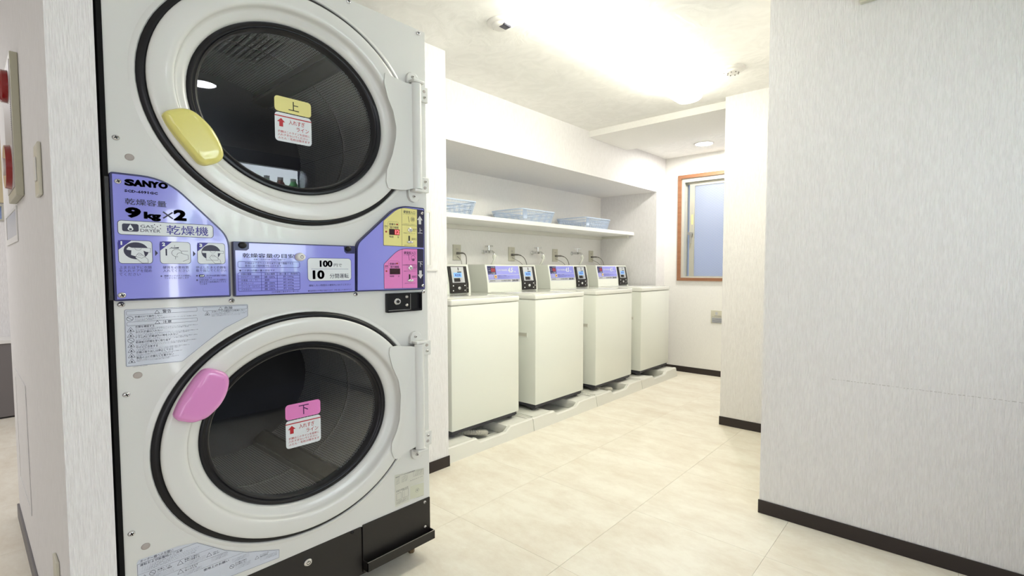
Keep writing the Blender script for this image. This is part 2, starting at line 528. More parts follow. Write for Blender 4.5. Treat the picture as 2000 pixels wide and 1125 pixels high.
MB().prism([(s0, WZ0 + .040), (WX1 - .062, WZ0 + .040), (WX1 - .062, WZ1 - .074), (s0, WZ1 - .074)], 1, 4.962, 4.984,
           holes=[[(s0 + .050, WZ0 + .046), (s0 + .050, WZ1 - .110), (WX1 - .10, WZ1 - .110), (WX1 - .10, WZ0 + .046)]]).build('inner_sash', M_alu, win)
MB().box(s0 + .046, WX1 - .096, 4.970, 4.975, WZ0 + .042, WZ1 - .106).build('glass_pane', M_frost, win)
wi = MB()
x0_, x1_, z0_, z1_ = s0 + .05, WX1 - .10, WZ0 + .046, WZ1 - .11
for sgn in (1, -1):
    for k in range(-50, 75):
        c = k * 0.025
        pts = []
        for xx in (x0_, x1_):
            zz = z0_ + c + sgn * (xx - x0_) * 0.72
            pts.append((xx, zz))
        (xa, za), (xb, zb) = pts
        def clipz(xa, za, xb, zb, zl):
            t = (zl - za) / (zb - za); return xa + t * (xb - xa), zl
        if max(za, zb) < z0_ or min(za, zb) > z1_: continue
        if za < z0_: xa, za = clipz(xa, za, xb, zb, z0_)
        if zb < z0_: xb, zb = clipz(xa, za, xb, zb, z0_)
        if za > z1_: xa, za = clipz(xa, za, xb, zb, z1_)
        if zb > z1_: xb, zb = clipz(xa, za, xb, zb, z1_)
        if abs(xb - xa) < 0.004: continue
        d = Vector((xb - xa, zb - za)).normalized() * 0.0008
        wi.faces([(xa - d.y, 4.9692, za + d.x), (xa + d.y, 4.9692, za - d.x), (xb + d.y, 4.9692, zb - d.x), (xb - d.y, 4.9692, zb + d.x)], [(0, 1, 2, 3)])
wr_o = wi.build('wire_mesh', mat('wire_pale', (0.95, 0.97, 1.0), 0.3), win); wr_o['kind'] = 'stuff'
lt = MB().box(s0 - 0.012, s0 + 0.030, 4.948, 4.962, 1.395, 1.425, 0.003).box(s0 + 0.012, s0 + 0.028, 4.940, 4.952, 1.31, 1.41, 0.003).box(s0 + 0.012, s0 + 0.044, 4.944, 4.956, 1.405, 1.42, 0.002)
lt.build('window_latch', M_steel, win)
MB().box(s0 + 0.020, s0 + 0.036, 4.9608, 4.962, 1.50, 1.60).build('latch_sticker', mat('sticker_yellow', (0.75, 0.72, 0.30), 0.5), win)
# small window of the far room
w2 = struct(MB().prism([(-1.62, 1.425), (0.247, 1.425), (0.247, 1.545), (-1.62, 1.545)], 0, -5.302, -5.285, holes=[[(-1.6, 1.436), (0.232, 1.436), (0.232, 1.532), (-1.6, 1.532)]]).build('window_2', M_alu))
MB().box(-5.36, -5.355, -1.6, 0.232, 1.436, 1.532).build('glass_pane', M_frost, w2)
bl_ = MB().box(-5.299, -5.28, -1.62, 0.250, 1.556, 2.05, 0.003)
tag(bl_.build('roller_blind', mat('blind_beige', (0.62, 0.52, 0.33), 0.7)), 'beige roller blind over the small window at the far left', 'blind')
cab = thing('low_cabinet', 'low dark grey cabinet at the far left end of the room', 'cabinet', (-5.16, -0.9, 0))
MB().box(-5.298, -5.03, -2.4, 0.85, 0.012, 0.535, 0.003).build('carcass', M_gcab, cab)
MB().box(-5.299, -5.022, -2.42, 0.87, 0.536, 0.562, 0.003).build('worktop', M_wpl, cab)
MB().box(-5.29, -5.05, -2.38, 0.83, 0.0, 0.012).build('plinth', M_blackp, cab)

# ------------------------------------------------------------------ ceiling fittings
lamp = thing('ceiling_lamp', 'long glowing white fluorescent lamp on the ceiling over the walkway', 'lamp', (-1.29, 2.35, CEIL))
prof = [(-1.375, CEIL - .012), (-1.375, 2.135), (-1.365, 2.112), (-1.345, 2.098), (-1.315, 2.092), (-1.265, 2.092), (-1.235, 2.098), (-1.215, 2.112), (-1.205, 2.135), (-1.205, CEIL - .012)]
MB().prism(prof, 1, 1.57, 3.12, bev=0.02).build('diffuser', M_lamp, lamp, smooth=40)
MB().box(-1.37, -1.21, 1.58, 3.11, CEIL - .012, CEIL - .0005).build('mounting_plate', M_wpl, lamp)
def downlight(name, label, x, y, r, m, group=None):
    t = thing(name, label, 'lamp', (x, y, CEIL), group)
    prof = [(r * 1.22, 0.0), (r * 1.2, -0.006), (r * 1.05, -0.008), (r, -0.004), (r, -0.0005)]
    b = MB(); n = 40
    vs = [(x + q * math.cos(2 * PI * i / n), y + q * math.sin(2 * PI * i / n), CEIL + dz) for i in range(n) for q, dz in prof]
    k = len(prof)
    b.faces(vs, [(i * k + j, ((i + 1) % n) * k + j, ((i + 1) % n) * k + j + 1, i * k + j + 1) for i in range(n) for j in range(k - 1)])
    b.build('trim_ring', M_wpl, t, smooth=40)
    MB().cyl((x, y, CEIL - 0.004), r, 0.003, 2, 32).build('diffuser', m, t)
    return t
downlight('downlight', 'round recessed downlight in the ceiling near the far window', -1.748, 4.54, 0.07, M_down)
downlight('downlight', 'round recessed downlight mirrored in the upper dryer glass', 0.505, 1.03, 0.075, M_down2)
def detector(name, label, x, y, kind):
    t = thing(name, label, 'detector', (x, y, CEIL))
    b = MB(); n = 36
    prof = [(.066, 0), (.066, -.006), (.060, -.011), (.046, -.013), (.042, -.02), (.034, -.026), (.0, -.027)]
    k = len(prof)
    vs = [(x + q * math.cos(2 * PI * i / n), y + q * math.sin(2 * PI * i / n), CEIL + dz) for i in range(n) for q, dz in prof]
    b.faces(vs, [(i * k + j, ((i + 1) % n) * k + j, ((i + 1) % n) * k + j + 1, i * k + j + 1) for i in range(n) for j in range(k - 1)])
    b.build('housing', M_wpl, t, smooth=50)
    s = MB()
    if kind == 0:
        for q in range(6):
            s.box(x + 0.008 + q * .006, x + .010 + q * .006, y - .022, y + .022, CEIL - .0285, CEIL - .020)
        s.build('grille', M_greyink, t)
    else:
        for q in range(8):
            a = q * PI / 4
            s.cyl((x + .03 * math.cos(a), y + .03 * math.sin(a), CEIL - .030), .0035, .008, 2, 8)
        s.build('grille', M_cord, t)
    MB().cyl((x - .050, y + .004, CEIL - .0125), .004, .003, 2, 10).build('indicator', M_blackp, t)
detector('smoke_detector', 'round white ceiling detector with a slotted grille, nearer the dryer', -1.594, 1.704, 0)
detector('smoke_detector', 'round white smoke detector on the ceiling near the right wall', -0.984, 2.967, 1)
# ceiling air conditioner mirrored in the upper door
ac = thing('ceiling_air_conditioner', 'white ceiling cassette air conditioner with slatted grille over the dryer front', 'air conditioner', (-0.3, 0.95, CEIL))
MB().prism([(-0.62, 0.62), (0.06, 0.62), (0.06, 1.30), (-0.62, 1.30)], 2, CEIL - 0.022, CEIL - 0.0005, holes=[[(-0.46, 0.78), (-0.46, 1.14), (-0.10, 1.14), (-0.10, 0.78)]]).build('panel', M_wpl, ac)
MB().box(-0.46, -0.10, 0.78, 1.14, CEIL - 0.006, CEIL - 0.001).build('filter', M_blackp, ac)
for q in range(12):
    MB().box(-0.46, -0.10, 0.79 + q * .03, 0.806 + q * .03, CEIL - 0.02, CEIL - 0.012).build('slat', M_wpl, ac)
hb = thing('wall_box', 'cream box fixed high on the right wall, cut by the top of the picture', 'box', (-0.12, 2.287, 2.1))
MB().box(-0.305, 0.08, 2.262, 2.2865, 2.038, 2.160, 0.003).build('housing', M_cream, hb)

# ------------------------------------------------------------------ dryer
XD = -1.43
D = thing('stacked_dryer', 'white double stacked gas tumble dryer with yellow and pink door handles', 'dryer', (-1.85, 0.68, 0))
CU, CL, CY = 1.5174, 0.604, 0.68
Y0, Y1, ZB, ZT = 0.2335, 1.132, 0.2165, 1.893
sh = MB()
sh.prism([(Y0, ZB), (Y1, ZB), (Y1, ZT), (Y0, ZT)], 0, XD - 0.016, XD, holes=[ell(CY, c, .368, .368 * .846, 72) for c in (CU, CL)])
sh.box(XD - .82, XD - 0.016, Y0, Y0 + .003, 0.06, ZT)
sh.box(XD - .82, XD - 0.016, Y1 - .003, Y1, 0.06, ZT)
sh.box(XD - .82, XD - 0.016, Y0, Y1, ZT - .003, ZT)
sh.box(XD - .823, XD - 0.82, Y0, Y1, 0.06, ZT)
sh.box(XD - .82, XD - 0.016, Y0, Y1, 0.06, 0.065)
sh.box(XD - .82, XD - 0.016, Y0 + .003, Y1 - .003, 1.058, 1.062)
sh.build('cabinet', M_enamel, D)
MB().box(XD - .4, XD + 0.004, 0.2235, 0.2330, 0.06, ZT).build('gap_shade_strip', mat('gap_black', (0.006, 0.006, 0.006), 0.7, spec=0.15), D)  # black filler strip: shade of the gap by the partition put into colour

def screw(parent, y, z, x, r=0.0088, m=M_chrome, name='screw'):
    b = MB()
    b.lathe([(r, 0), (r * .96, .0022), (r * .7, .0045), (r * .3, .0055), (0.0003, .0056)], y, z, x, n=20)
    o = b.build(name, m, parent, smooth=60)
    c = MB(); w = r * .16; l = r * .55
    for dy, dz in ((1, 0.4), (-0.4, 1)):
        k = math.hypot(dy, dz); dy, dz = dy / k, dz / k
        c.prism([(y + dy * l + dz * w, z + (dz * l - dy * w) * .85), (y - dy * l + dz * w, z + (-dz * l - dy * w) * .85), (y - dy * l - dz * w, z + (-dz * l + dy * w) * .85), (y + dy * l - dz * w, z + (dz * l + dy * w) * .85)], 0, x + .0040, x + .0060)
    c.build('screw_slot', M_blackp, o)
    return o
for y, z in ((1.1028, 1.8797), (0.8371, 1.8845), (0.2498, 1.3584), (0.247, 0.9798), (0.2495, 0.7702), (0.2483, 0.44), (0.4803, 0.977), (0.8435, 0.9794), (1.1124, 0.9778)):
    screw(D, y, z, XD + .0005, 0.0078)
for y, z in ((0.2738, 1.3188), (0.2727, 0.8116), (0.2748, 0.3973)):
    MB().lathe([(.0092, 0), (.009, .001), (.007, .0018), (.0002, .002)], y, z, XD, n=20).build('hole_plug', M_tan, D, smooth=60)

def drum(cz, upper):
    b = MB()
    R, n = 0.345, 96
    xs = [-.085, -.25, -.37, -.374, -.55, -.74]
    vs = []; uvs = []
    bm = b.bm
    uvl = bm.loops.layers.uv.new('UVMap')
    ring = [[bm.verts.new((XD + dx, CY + R * math.cos(2 * PI * i / n), cz + R * math.sin(2 * PI * i / n) * .846)) for i in range(n)] for dx in xs]
    for k in range(len(xs) - 1):
        for i in range(n):
            j = (i + 1) % n
            f = bm.faces.new((ring[k][i], ring[k][j], ring[k + 1][j], ring[k + 1][i]))
            u0, u1 = 2 * PI * i / n * R, 2 * PI * (i + 1) / n * R
            for lp, (uu, vv) in zip(f.loops, ((u0, xs[k]), (u1, xs[k]), (u1, xs[k + 1]), (u0, xs[k + 1]))): lp[uvl].uv = (uu, vv)
            if k == 2: f.material_index = 1
            f.smooth = True
    o = b.build('drum', [M_drum, M_drumb], D, norm=False)
    lp_ = MB().lathe([(.290, -.050), (.288, -.060), (.300, -.075), (.345, -.085)], CY, cz, XD, n=72)
    lp_.build('drum_lip', M_drumb, o, smooth=50)
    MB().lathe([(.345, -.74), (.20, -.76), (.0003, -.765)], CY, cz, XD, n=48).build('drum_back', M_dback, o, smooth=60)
    MB().lathe([(.3455, -.372), (.341, -.370), (.341, -.374), (.3455, -.378)], CY, cz, XD, n=96).build('drum_seam', M_steel, o, smooth=50)
    for a in (-64, 56, 176):
        f = MB(); ps = []
        for da, rr in ((-7, .345), (-5.5, .322), (-3.5, .315), (4, .305), (6, .312), (7.5, .345)):
            t = math.radians(a + da); ps.append((CY + rr * math.cos(t), cz + rr * math.sin(t) * .846))
        f.prism(ps, 0, XD - .735, XD - .09)
        f.build('lifter', M_lift, o)
        e = MB()
        for q in (ps[1], ps[4]): e.tube([(XD - .10, q[0], q[1]), (XD - .73, q[0], q[1])], .0022, 6)
        e.build('lifter_glints', M_chrome, o)['kind'] = 'stuff'  # chrome tubes added as the bright highlights along the lifter
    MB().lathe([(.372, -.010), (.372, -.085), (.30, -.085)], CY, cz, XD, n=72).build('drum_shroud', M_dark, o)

def door(cz, cols, txtchar, hpts, hinge, hname):
    # seal on the cabinet: black ring with a shallow bead
    MB().lathe([(.345, -.012), (.362, .000), (.368, .006), (.377, .0085), (.384, .006), (.3895, .0005)], CY, cz, XD, n=96).build('door_seal', M_black, D, smooth=50)
    MB().lathe([(.3895, .0), (.392, .0035), (.396, .0035), (.404, .0)], CY, cz, XD, n=96).build('pressed_rim', M_enamel, D, smooth=50)
    d = MB().lathe([(.345, -.006), (.3695, .0045), (.3715, .008), (.3722, .013), (.3712, .0170), (.3685, .0195), (.3640, .0210), (.356, .0217), (.336, .0221), (.326, .0215), (.320, .0195), (.3165, .0160), (.3145, .0105), (.3130, .0030), (.3105, -.0020), (.306, -.0055), (.297, -.0085), (.289, -.0125), (.284, -.018), (.280, -.026), (.276, -.034)], CY, cz, XD, n=120).build('door', M_enamel, D, smooth=80)
    MB().lathe([(.2830, -.030), (.2820, -.022), (.278, -.0175), (.272, -.0175), (.269, -.021), (.266, -.0215), (.263, -.019), (.259, -.021), (.2555, -.029), (.2535, -.040)], CY, cz, XD, n=120).build('glass_gasket', M_black, d, smooth=50)
    MB().lathe([(.2555, -.0395), (.0003, -.0395)], CY, cz, XD, n=72).build('glass', M_glass, d)
    # handle: a pillow shaped grip
    hp = roundpoly(hpts, 0.012, 4)
    lay = [(0.0, .020), (0.0, .036), (.0015, .041), (.0045, .0450), (.010, .0475), (.016, .0480), (.030, .0478)]
    b = MB(); n = len(hp); vs = []; fs = []
    cyy = sum(p[0] for p in hp) / n; czz = sum(p[1] for p in hp) / n
    for ins, xo in lay:
        q = inset(hp, ins) if 0 < ins < .012 else (hp if ins == 0 else [(cyy + (p[0] - cyy) * (1 - ins / .062), czz + (p[1] - czz) * (1 - ins / .062)) for p in hp])
        vs += [(XD + xo, p[0], p[1]) for p in q]
    for k in range(len(lay) - 1):
        for i in range(n): fs.append((k * n + i, k * n + (i + 1) % n, (k + 1) * n + (i + 1) % n, (k + 1) * n + i))
    fs.append(tuple(range((len(lay) - 1) * n, len(lay) * n)))
    b.faces(vs, fs)
    b.build('handle', cols, d, smooth=50)['label'] = hname
    return d

hU = [(0.3325, 1.4234), (0.3403, 1.4327), (0.3714, 1.4463), (0.3941, 1.4452), (0.4147, 1.4316), (0.4356, 1.4109), (0.452, 1.382), (0.46, 1.3563), (0.4596, 1.3427), (0.4479, 1.3273), (0.4184, 1.3161), (0.4043, 1.3205), (0.382, 1.3482), (0.3582, 1.3772), (0.3415, 1.4016)]
hL = [(0.4025, 0.8113), (0.4211, 0.8097), (0.4471, 0.7963), (0.4566, 0.7826), (0.456, 0.761), (0.4479, 0.7353), (0.4326, 0.7114), (0.4035, 0.687), (0.3713, 0.6814), (0.3387, 0.6955), (0.3327, 0.7071), (0.3443, 0.7351), (0.3627, 0.7648), (0.3837, 0.7947)]
drum(CU, True); drum(CL, False)
dU = door(CU, M_hyel, '上', hU, None, 'pale yellow door handle')
dL = door(CL, M_hpink, '下', hL, None, 'pink door handle')

# stickers on the glass
def glass_sticker(d, y0, y1, zt, ztb, zw, zb, colm, ch, inkm, dark):
    X = XD - .0388
    st = MB().flat(rrect(y0, y1, ztb, zt, .010), X + .0003).build('glass_sticker', colm, d)
    st2 = MB().flat(rrect(y0, y1, zb, zw, .010), X).build('glass_sticker', M_white, d)
    Txt(X + .0006).add(ch, (y0 + y1) / 2 - .014, (y0 + y1) / 2 + .017, ztb + .009, zt - .008, .02).build('lettering', dark, st)
    h = zw - zb
    b = MB()
    b.flat([(y0, zw - .0115), (y1, zw - .0115), (y1, zw - .0085), (y0, zw - .0085)], X + .0003)
    ay, az = y0 + .018, zw - .016
    b.flat([(ay, az), (ay - .0115, az - .011), (ay - .0055, az - .011), (ay - .0055, az - .024), (ay + .0055, az - .024), (ay + .0055, az - .011), (ay + .0115, az - .011)], X + .0003)
    b.build('red_marks', M_red, st2)['kind'] = 'stuff'
    t = Txt(X + .0005)
    t.add('入れすぎ', y0 + .040, y0 + .088, zw - .030, zw - .016, .015)
    t.add('ライン', y0 + .062, y0 + .100, zw - .046, zw - .034, .015)
    t.add('衣類はこのラインを目安に', y0 + .008, y1 - .006, zw - .0575, zw - .0505, .012)
    t.add('入れすぎないでください', y0 + .008, y1 - .012, zw - .0665, zw - .0595, .012)
    t.add('ふとん・毛布は除きます', y0 + .008, y1 - .006, zw - .0755, zw - .0685, .012)
    t.build('lettering', M_red, st2)
glass_sticker(dU, .6212, .7295, 1.558, 1.5145, 1.5120, 1.430, M_yel, '上', M_ink, mat('print_olive', (0.03, 0.025, 0.005), .4))
glass_sticker(dL, .6300, .7385, 0.6570, 0.6110, 0.6085, .5250, M_pink, '下', M_ink, mat('print_plum', (0.06, 0.005, 0.08), .4))

# hinges
def hinge(d, plate, ztop, zbot, up):
    b = MB().prism(roundpoly(plate, .006, 3), 0, XD + .0235, XD + .0262, bev=.0008)
    b.build('hinge_plate', M_enamel, d, smooth=40)
    b = MB(); n = 20
    ps = [(XD + .024, 1.054), (XD + .030, 1.056), (XD + .037, 1.062), (XD + .041, 1.070), (XD + .041, 1.078), (XD + .037, 1.086), (XD + .028, 1.091), (XD + .006, 1.092), (XD + .006, 1.080)]
    vs = [(p[0], p[1], z) for z in (zbot, ztop) for p in ps]; m = len(ps)
    b.faces(vs, [tuple(range(m)), tuple(range(m, 2 * m))] + [(i, (i + 1) % m, m + (i + 1) % m, m + i) for i in range(m)])
    b.build('hinge_barrel', M_enamel, d, smooth=60)
    for z, sg in ((ztop + .001, 1), (zbot - .001, -1)):
        zz = lambda a: z + sg * a
        q = [(1.046, zz(0)), (1.098, zz(0)), (1.098, zz(.020)), (1.090, zz(.036)), (1.074, zz(.043)), (1.058, zz(.040)), (1.048, zz(.026))]
        t = MB().prism(roundpoly(q, .006, 4), 0, XD + .0005, XD + .012, bev=.003)
        t.box(XD + .002, XD + .042, 1.052, 1.098, min(z, zz(.010)), max(z, zz(.010)), .003)
        br = t.build('hinge_bracket', M_enamel, D, smooth=40)
        k = MB().box(XD - .012, XD + .012, 1.098, 1.136, zz(-.048), zz(.004), .002)
        kb = k.build('hinge_foot', M_enamel, br)
        screw(br, 1.068, zz(.024), XD + .012, .0055, M_steel)
        screw(br, 1.118, zz(-.033), XD + .0125, .0055, M_steel)
        MB().lathe([(.0065, 0), (.006, .001), (.0002, .0012)], 1.118, zz(-.012), XD + .012, n=16).build('bracket_plug', M_tan, br)
plU = [(0.949, 1.6976), (0.9909, 1.6897), (1.03, 1.686), (1.062, 1.6885), (1.062, 1.3365), (1.0461, 1.3340), (1.03, 1.328), (1.0067, 1.3256), (0.9556, 1.3242), (0.9481, 1.3454), (0.9514, 1.3856), (0.9734, 1.4378), (0.9877, 1.4938), (0.9899, 1.5299), (0.9784, 1.5806), (0.958, 1.6196), (0.9459, 1.6642)]
plL = [(0.9524, 0.7992), (0.9806, 0.8014), (1.0116, 0.7958), (1.062, 0.7885), (1.062, 0.4334), (1.0333, 0.4313), (1.01, 0.4215), (0.9948, 0.4141), (0.9648, 0.4149), (0.9538, 0.4416), (0.9543, 0.4726), (0.9755, 0.5101), (0.9876, 0.5465), (0.9933, 0.6313), (0.9852, 0.6815), (0.9619, 0.7299), (0.9498, 0.7757)]
hinge(dU, plU, 1.693, 1.336, True)
hinge(dL, plL, 0.797, 0.424, False)

# --- left instruction panel
P = XD + .014
lo = roundpoly([(0.2336, .9885), (0.4745, .9885), (0.4750, 1.1450), (0.3400, 1.2785), (0.2336, 1.2790)], [.003, .003, .03, .05, .006], 7)
lp = MB().prism(lo, 0, XD + .0005, P, bev=.0015).build('instruction_panel', M_navy, D)
li = inset(lo, .0042)
MB().flat(li, P + .0003).build('panel_print', M_blue, lp)
MB().flat(rrect(.2442, .4373, 1.1400, 1.1718, .007), P + .0006).build('title_field', M_white, lp)
ics = [(.2435, .3072), (.3224, .3855), (.4006, .4634)]
for a, b_ in ics: MB().flat(rrect(a, b_, 1.0742, 1.1268, .007), P + .0006).build('picture_field', M_white, lp)
k = MB()
k.line(rrect(.2442, .4373, 1.1400, 1.1718, .007), .0011, P + .0009, True)
for a, b_ in ics: k.line(rrect(a, b_, 1.0742, 1.1268, .007), .0009, P + .0009, True)
for a in (.3127, .3910): k.flat([(a, 1.1062), (a, 1.0920), (a + .0056, 1.0990)], P + .0006)
# flame emblem field
k.flat(rrect(.2520, .2828, 1.1473, 1.1650, .004), P + .0009)
for (y, z) in ((.3135, 1.1658), (.3255, 1.1650), (.319, 1.1615), (.3145, 1.1575), (.3250, 1.1570)): k.flat(rrect(y - .0011, y + .0011, z - .001, z + .001, .0006, 2), P + .0009)
# picture 1: drum opening
k.flat(ell(.2765, 1.1035, .0235, .0195, 32), P + .0009)
k.flat(ell(.4310, 1.1035, .0215, .0185, 32), P + .0009)
k.flat([(.3335, 1.1095), (.3365, 1.1095), (.3365, 1.0935), (.3335, 1.0935)], P + .0009)
k.flat([(.3395, 1.1085), (.3475, 1.1145), (.3470, 1.1108), (.361, 1.1130), (.361, 1.1165), (.348, 1.1150)][:3] + [(.3610, 1.1110), (.3612, 1.1145), (.3470, 1.1120)], P + .0009)
k.line(ell(.3565, 1.100, .0105, .0090, 28), .0008, P + .0009, True)
k.line([(.3525, 1.1185), (.3525, 1.1145)], .0008, P + .0009); k.line([(.3535, 1.0905), (.3535, 1.0850)], .0008, P + .0009)
k.line([(.3665, 1.105), (.3800, 1.1050)], .0007, P + .0009)
k.build('black_print', M_ink, lp)['kind'] = 'stuff'
for a, b_ in ics: MB().flat([(a + .0004, 1.1264), (a + .0245, 1.1264), (a + .0004, 1.1050)], P + .0010).build('number_flag', M_inkb, lp)
# shirts and hands, white with dark outline
def outl(pts, x=P + .0012, w_=.0007): MB().flat(pts, x).build('figure', M_white, lp); return pts
sh1 = outl([(.2580, 1.1075), (.2625, 1.1130), (.2680, 1.1105), (.2950, 1.1105), (.3040, 1.1095), (.3030, 1.1005), (.2950, 1.1010), (.2905, 1.1035), (.2930, 1.0900), (.2860, 1.0862), (.2740, 1.0905), (.2660, 1.0935), (.2670, 1.1040), (.2590, 1.1050)])
hd1 = outl([(.2740, 1.0880), (.2770, 1.0945), (.2810, 1.0985), (.2850, 1.0970), (.2980, 1.0840), (.2985, 1.0755), (.2870, 1.0750)], P + .0014)
sh3 = outl([(.4105, 1.1070), (.4595, 1.1070), (.4595, 1.1010), (.4465, 1.1010), (.4465, 1.0835), (.4195, 1.0835), (.4195, 1.1010), (.4105, 1.1010)])
hd3 = outl([(.4270, 1.0895), (.4320, 1.0970), (.4370, 1.0965), (.4510, 1.0840), (.4530, 1.0755), (.4390, 1.0750)], P + .0014)
hd2 = outl([(.3560, 1.0940), (.3580, 1.0990), (.3630, 1.1010), (.3720, 1.0970), (.3800, 1.0955), (.3805, 1.0850), (.3690, 1.0800)], P + .0012)
MB().flat([(.2673, 1.1640), (.2645, 1.1590)] + ell(.2673, 1.1532, .0054, .0042, 14, 165, 375) + [(.2701, 1.1590)], P + .0012).build('flame_drop', M_white, lp)
k = MB()
for pts, xx in ((sh1, .0016), (sh3, .0016), (hd1, .0018), (hd3, .0018)): k.line(pts, .0006, P + xx, True)
k.line(hd2, .0007, P + .0014)
for a in (.2785, .2815, .2845): k.line([(a, .001 + 1.0955), (a + .003, 1.0915)], .0005, P + .0018)
for a in (.4310, .4340, .4370): k.line([(a, 1.0955), (a + .003, 1.0915)], .0005, P + .0018)
k.flat(ell(.2673, 1.1525, .0028, .0021, 16), P + .0016)
k.line(ell(.2800, 1.1095, .0060, .0050, 12, 180, 360), .0005, P + .0018); k.line(ell(.4350, 1.1065, .0060, .0050, 12, 180, 360), .0005, P + .0018)
k.build('figure_outlines', M_ink, lp)['kind'] = 'stuff'
t = Txt(P + .0012)
t.add('S', .2600, .2775, 1.2512, 1.2660, .05, fat=0.0008); t.add('A', .2765, .2935, 1.2516, 1.2664, .05, fat=0.0008); t.add('N', .2935, .3095, 1.2520, 1.2666, .04, fat=0.0009)
t.add('Y', .3085, .3250, 1.2522, 1.2664, .05, fat=0.0008); t.add('O', .3245, .3425, 1.2522, 1.2666, .05, fat=0.0008)
t.add('SCD-6091GC', .2590, .3220, 1.2362, 1.2425, .02, fat=0.0002)
t.add('乾燥容量', .2592, .3388, 1.2085, 1.2228, .012)
t.add('9', .2594, .2875, 1.1790, 1.2025, .042, fat=0.0011); t.add('kg', .2940, .3262, 1.1740, 1.1945, .042, fat=0.0008); t.add('×', .3300, .3520, 1.1810, 1.1985, -.01); t.add('2', .3535, .3788, 1.1790, 1.2045, .042, fat=0.0011)
t.add('GAS', .2862, .3115, 1.1572, 1.1640, .0); t.add('DRYER', .2858, .3245, 1.1475, 1.1545, .0)
t.build('lettering', M_ink, lp)
t = Txt(P + .0012)
t.add('乾燥機', .3370, .4262, 1.1440, 1.1668, .004)
t.build('lettering', M_inkb, lp)
t = Txt(P + .0012)
t.add('上または下に衣類', .2437, .3048, 1.0618, 1.0685); t.add('を入れドアを閉め', .2437, .3048, 1.0538, 1.0605); t.add('てください', .2432, .2830, 1.0458, 1.0525)
t.add('硬貨を必要枚数', .3270, .3810, 1.0618, 1.0685); t.add('入れてください', .3270, .3810, 1.0538, 1.0605)
t.add('燃焼ランプはガスが燃焼し', .3290, .3852, 1.0425, 1.0473); t.add('ているときに点灯します', .3290, .3800, 1.0370, 1.0418)
t.add('停止したあと衣類を', .3964, .4647, 1.0618, 1.0685); t.add('取り出してください', .3964, .4647, 1.0538, 1.0605)
t.add('表示中は送風運転で衣類を', .4190, .4650, 1.0420, 1.0468); t.add('冷ましています', .4030, .4310, 1.0368, 1.0412)
t.add('衣類を放置しているときは自動的に', .4030, .4650, 1.0312, 1.0358); t.add('数分おきの送風運転をくりかえ', .4030, .4640, 1.0262, 1.0306); t.add('ています', .4030, .4200, 1.0212, 1.0256)
t.add('●', .3216, .3250, 1.0425, 1.0462); t.add('●', .3958, .3998, 1.0422, 1.0464); t.add('●', .3958, .3998, 1.0314, 1.0354)
t.build('lettering', M_inks, lp)
k = MB().flat(rrect(.4020, .4145, 1.0412, 1.0472, .002), P + .0010); k.build('mark_field', M_ink, lp)
t = Txt(P + .0014); t.add('cd', .4040, .4125, 1.0425, 1.0462, .05, .2)
for (a, b_), ch in zip(ics, '123'): t.add(ch, a + .0045, a + (.0075 if ch == '1' else .0110), 1.1160, 1.1245, .05)
t.build('lettering', M_white, lp)
screw(lp, .2479, 1.2586, P, .0072); screw(lp, .2468, 1.0018, P, .0085)
MB().box(XD - .02, XD + .009, .2245, .2330, .9905, 1.2690, .001).build('panel_bracket', M_blackp, D)

# --- middle panel
mp = MB().prism(roundpoly([(.4838, .9880), (.8368, .9875), (.8375, 1.1325), (.4836, 1.1335)], .003, 3), 0, XD + .0005, P, bev=.0012).build('price_panel', M_navy, D)
mi_ = [(.4875, .9915), (.8335, .9905), (.8350, 1.1085), (.8060, 1.1085), (.8000, 1.1145), (.7985, 1.1297), (.5228, 1.1300), (.5223, 1.1150), (.5160, 1.1100), (.4882, 1.1100)]
MB().flat(mi_, P + .0003).build('panel_print', M_blue, mp)
wf = rrect(.6820, .8220, 1.0250, 1.0930, .010)
MB().flat(wf, P + .0006).build('white_fields', M_white, mp)
k = MB()
k.line(wf, .0011, P + .0009, True); k.line([(.6930, 1.0605), (.8120, 1.0600)], .0007, P + .0009)
k.line(rrect(.4935, .6588, 1.0650, 1.0808, .004), .0009, P + .0007, True)
k.line(rrect(.4930, .6585, 1.0015, 1.0512, .004), .0010, P + .0007, True)
k.line([(.5519, 1.0510), (.5519, 1.0018)], .0009, P + .0007); k.line([(.5944, 1.0510), (.5944, 1.0018)], .0009, P + .0007)
for i in range(5): k.line([(.4935, 1.0430 - i * .0083), (.6583, 1.0430 - i * .0083)], .0006, P + .0007)
k.build('black_print', M_inkb, mp)['kind'] = 'stuff'
t = Txt(P + .0012)
t.add('乾燥容量の目安', .5055, .6436, 1.0912, 1.1032, .008)
t.add('100', .7196, .7590, 1.0668, 1.0858, .03, fat=0.0006); t.add('円で', .7640, .7906, 1.0668, 1.0765, 0)
t.add('10', .6975, .7326, 1.0308, 1.0564, .03, fat=0.0008); t.add('分間運転', .7500, .8126, 1.0322, 1.0465, 0)
t.build('lettering', M_ink, mp)
t = Txt(P + .0012)
t.add('衣類 ・ほぼ半分以下(1枚)の容量です', .5331, .6180, 1.0842, 1.0888)
t.add('衣類はドアガラスの半分以下の量で乾燥すると', .5110, .6400, 1.0735, 1.0795); t.add('風合いよく短時間で仕上がります', .5110, .6060, 1.0665, 1.0722)
t.add('●この表は衣類の量の目安です', .4961, .5879, 1.0540, 1.0594)
rows = [('衣類の種類', '生地の種類', '1枚の重さ（乾燥時）'), ('タオルケット（夏用）', '綿 100%', '約 1200g'), ('作業着（上・下）', '混紡', '約 800g'), ('ダブルシーツ', '綿 100%', '約 650g'), ('ジーンズ（Gパン）', '綿 100%', '約 600g'), ('バスタオル', '綿 100%', '約 300g')]
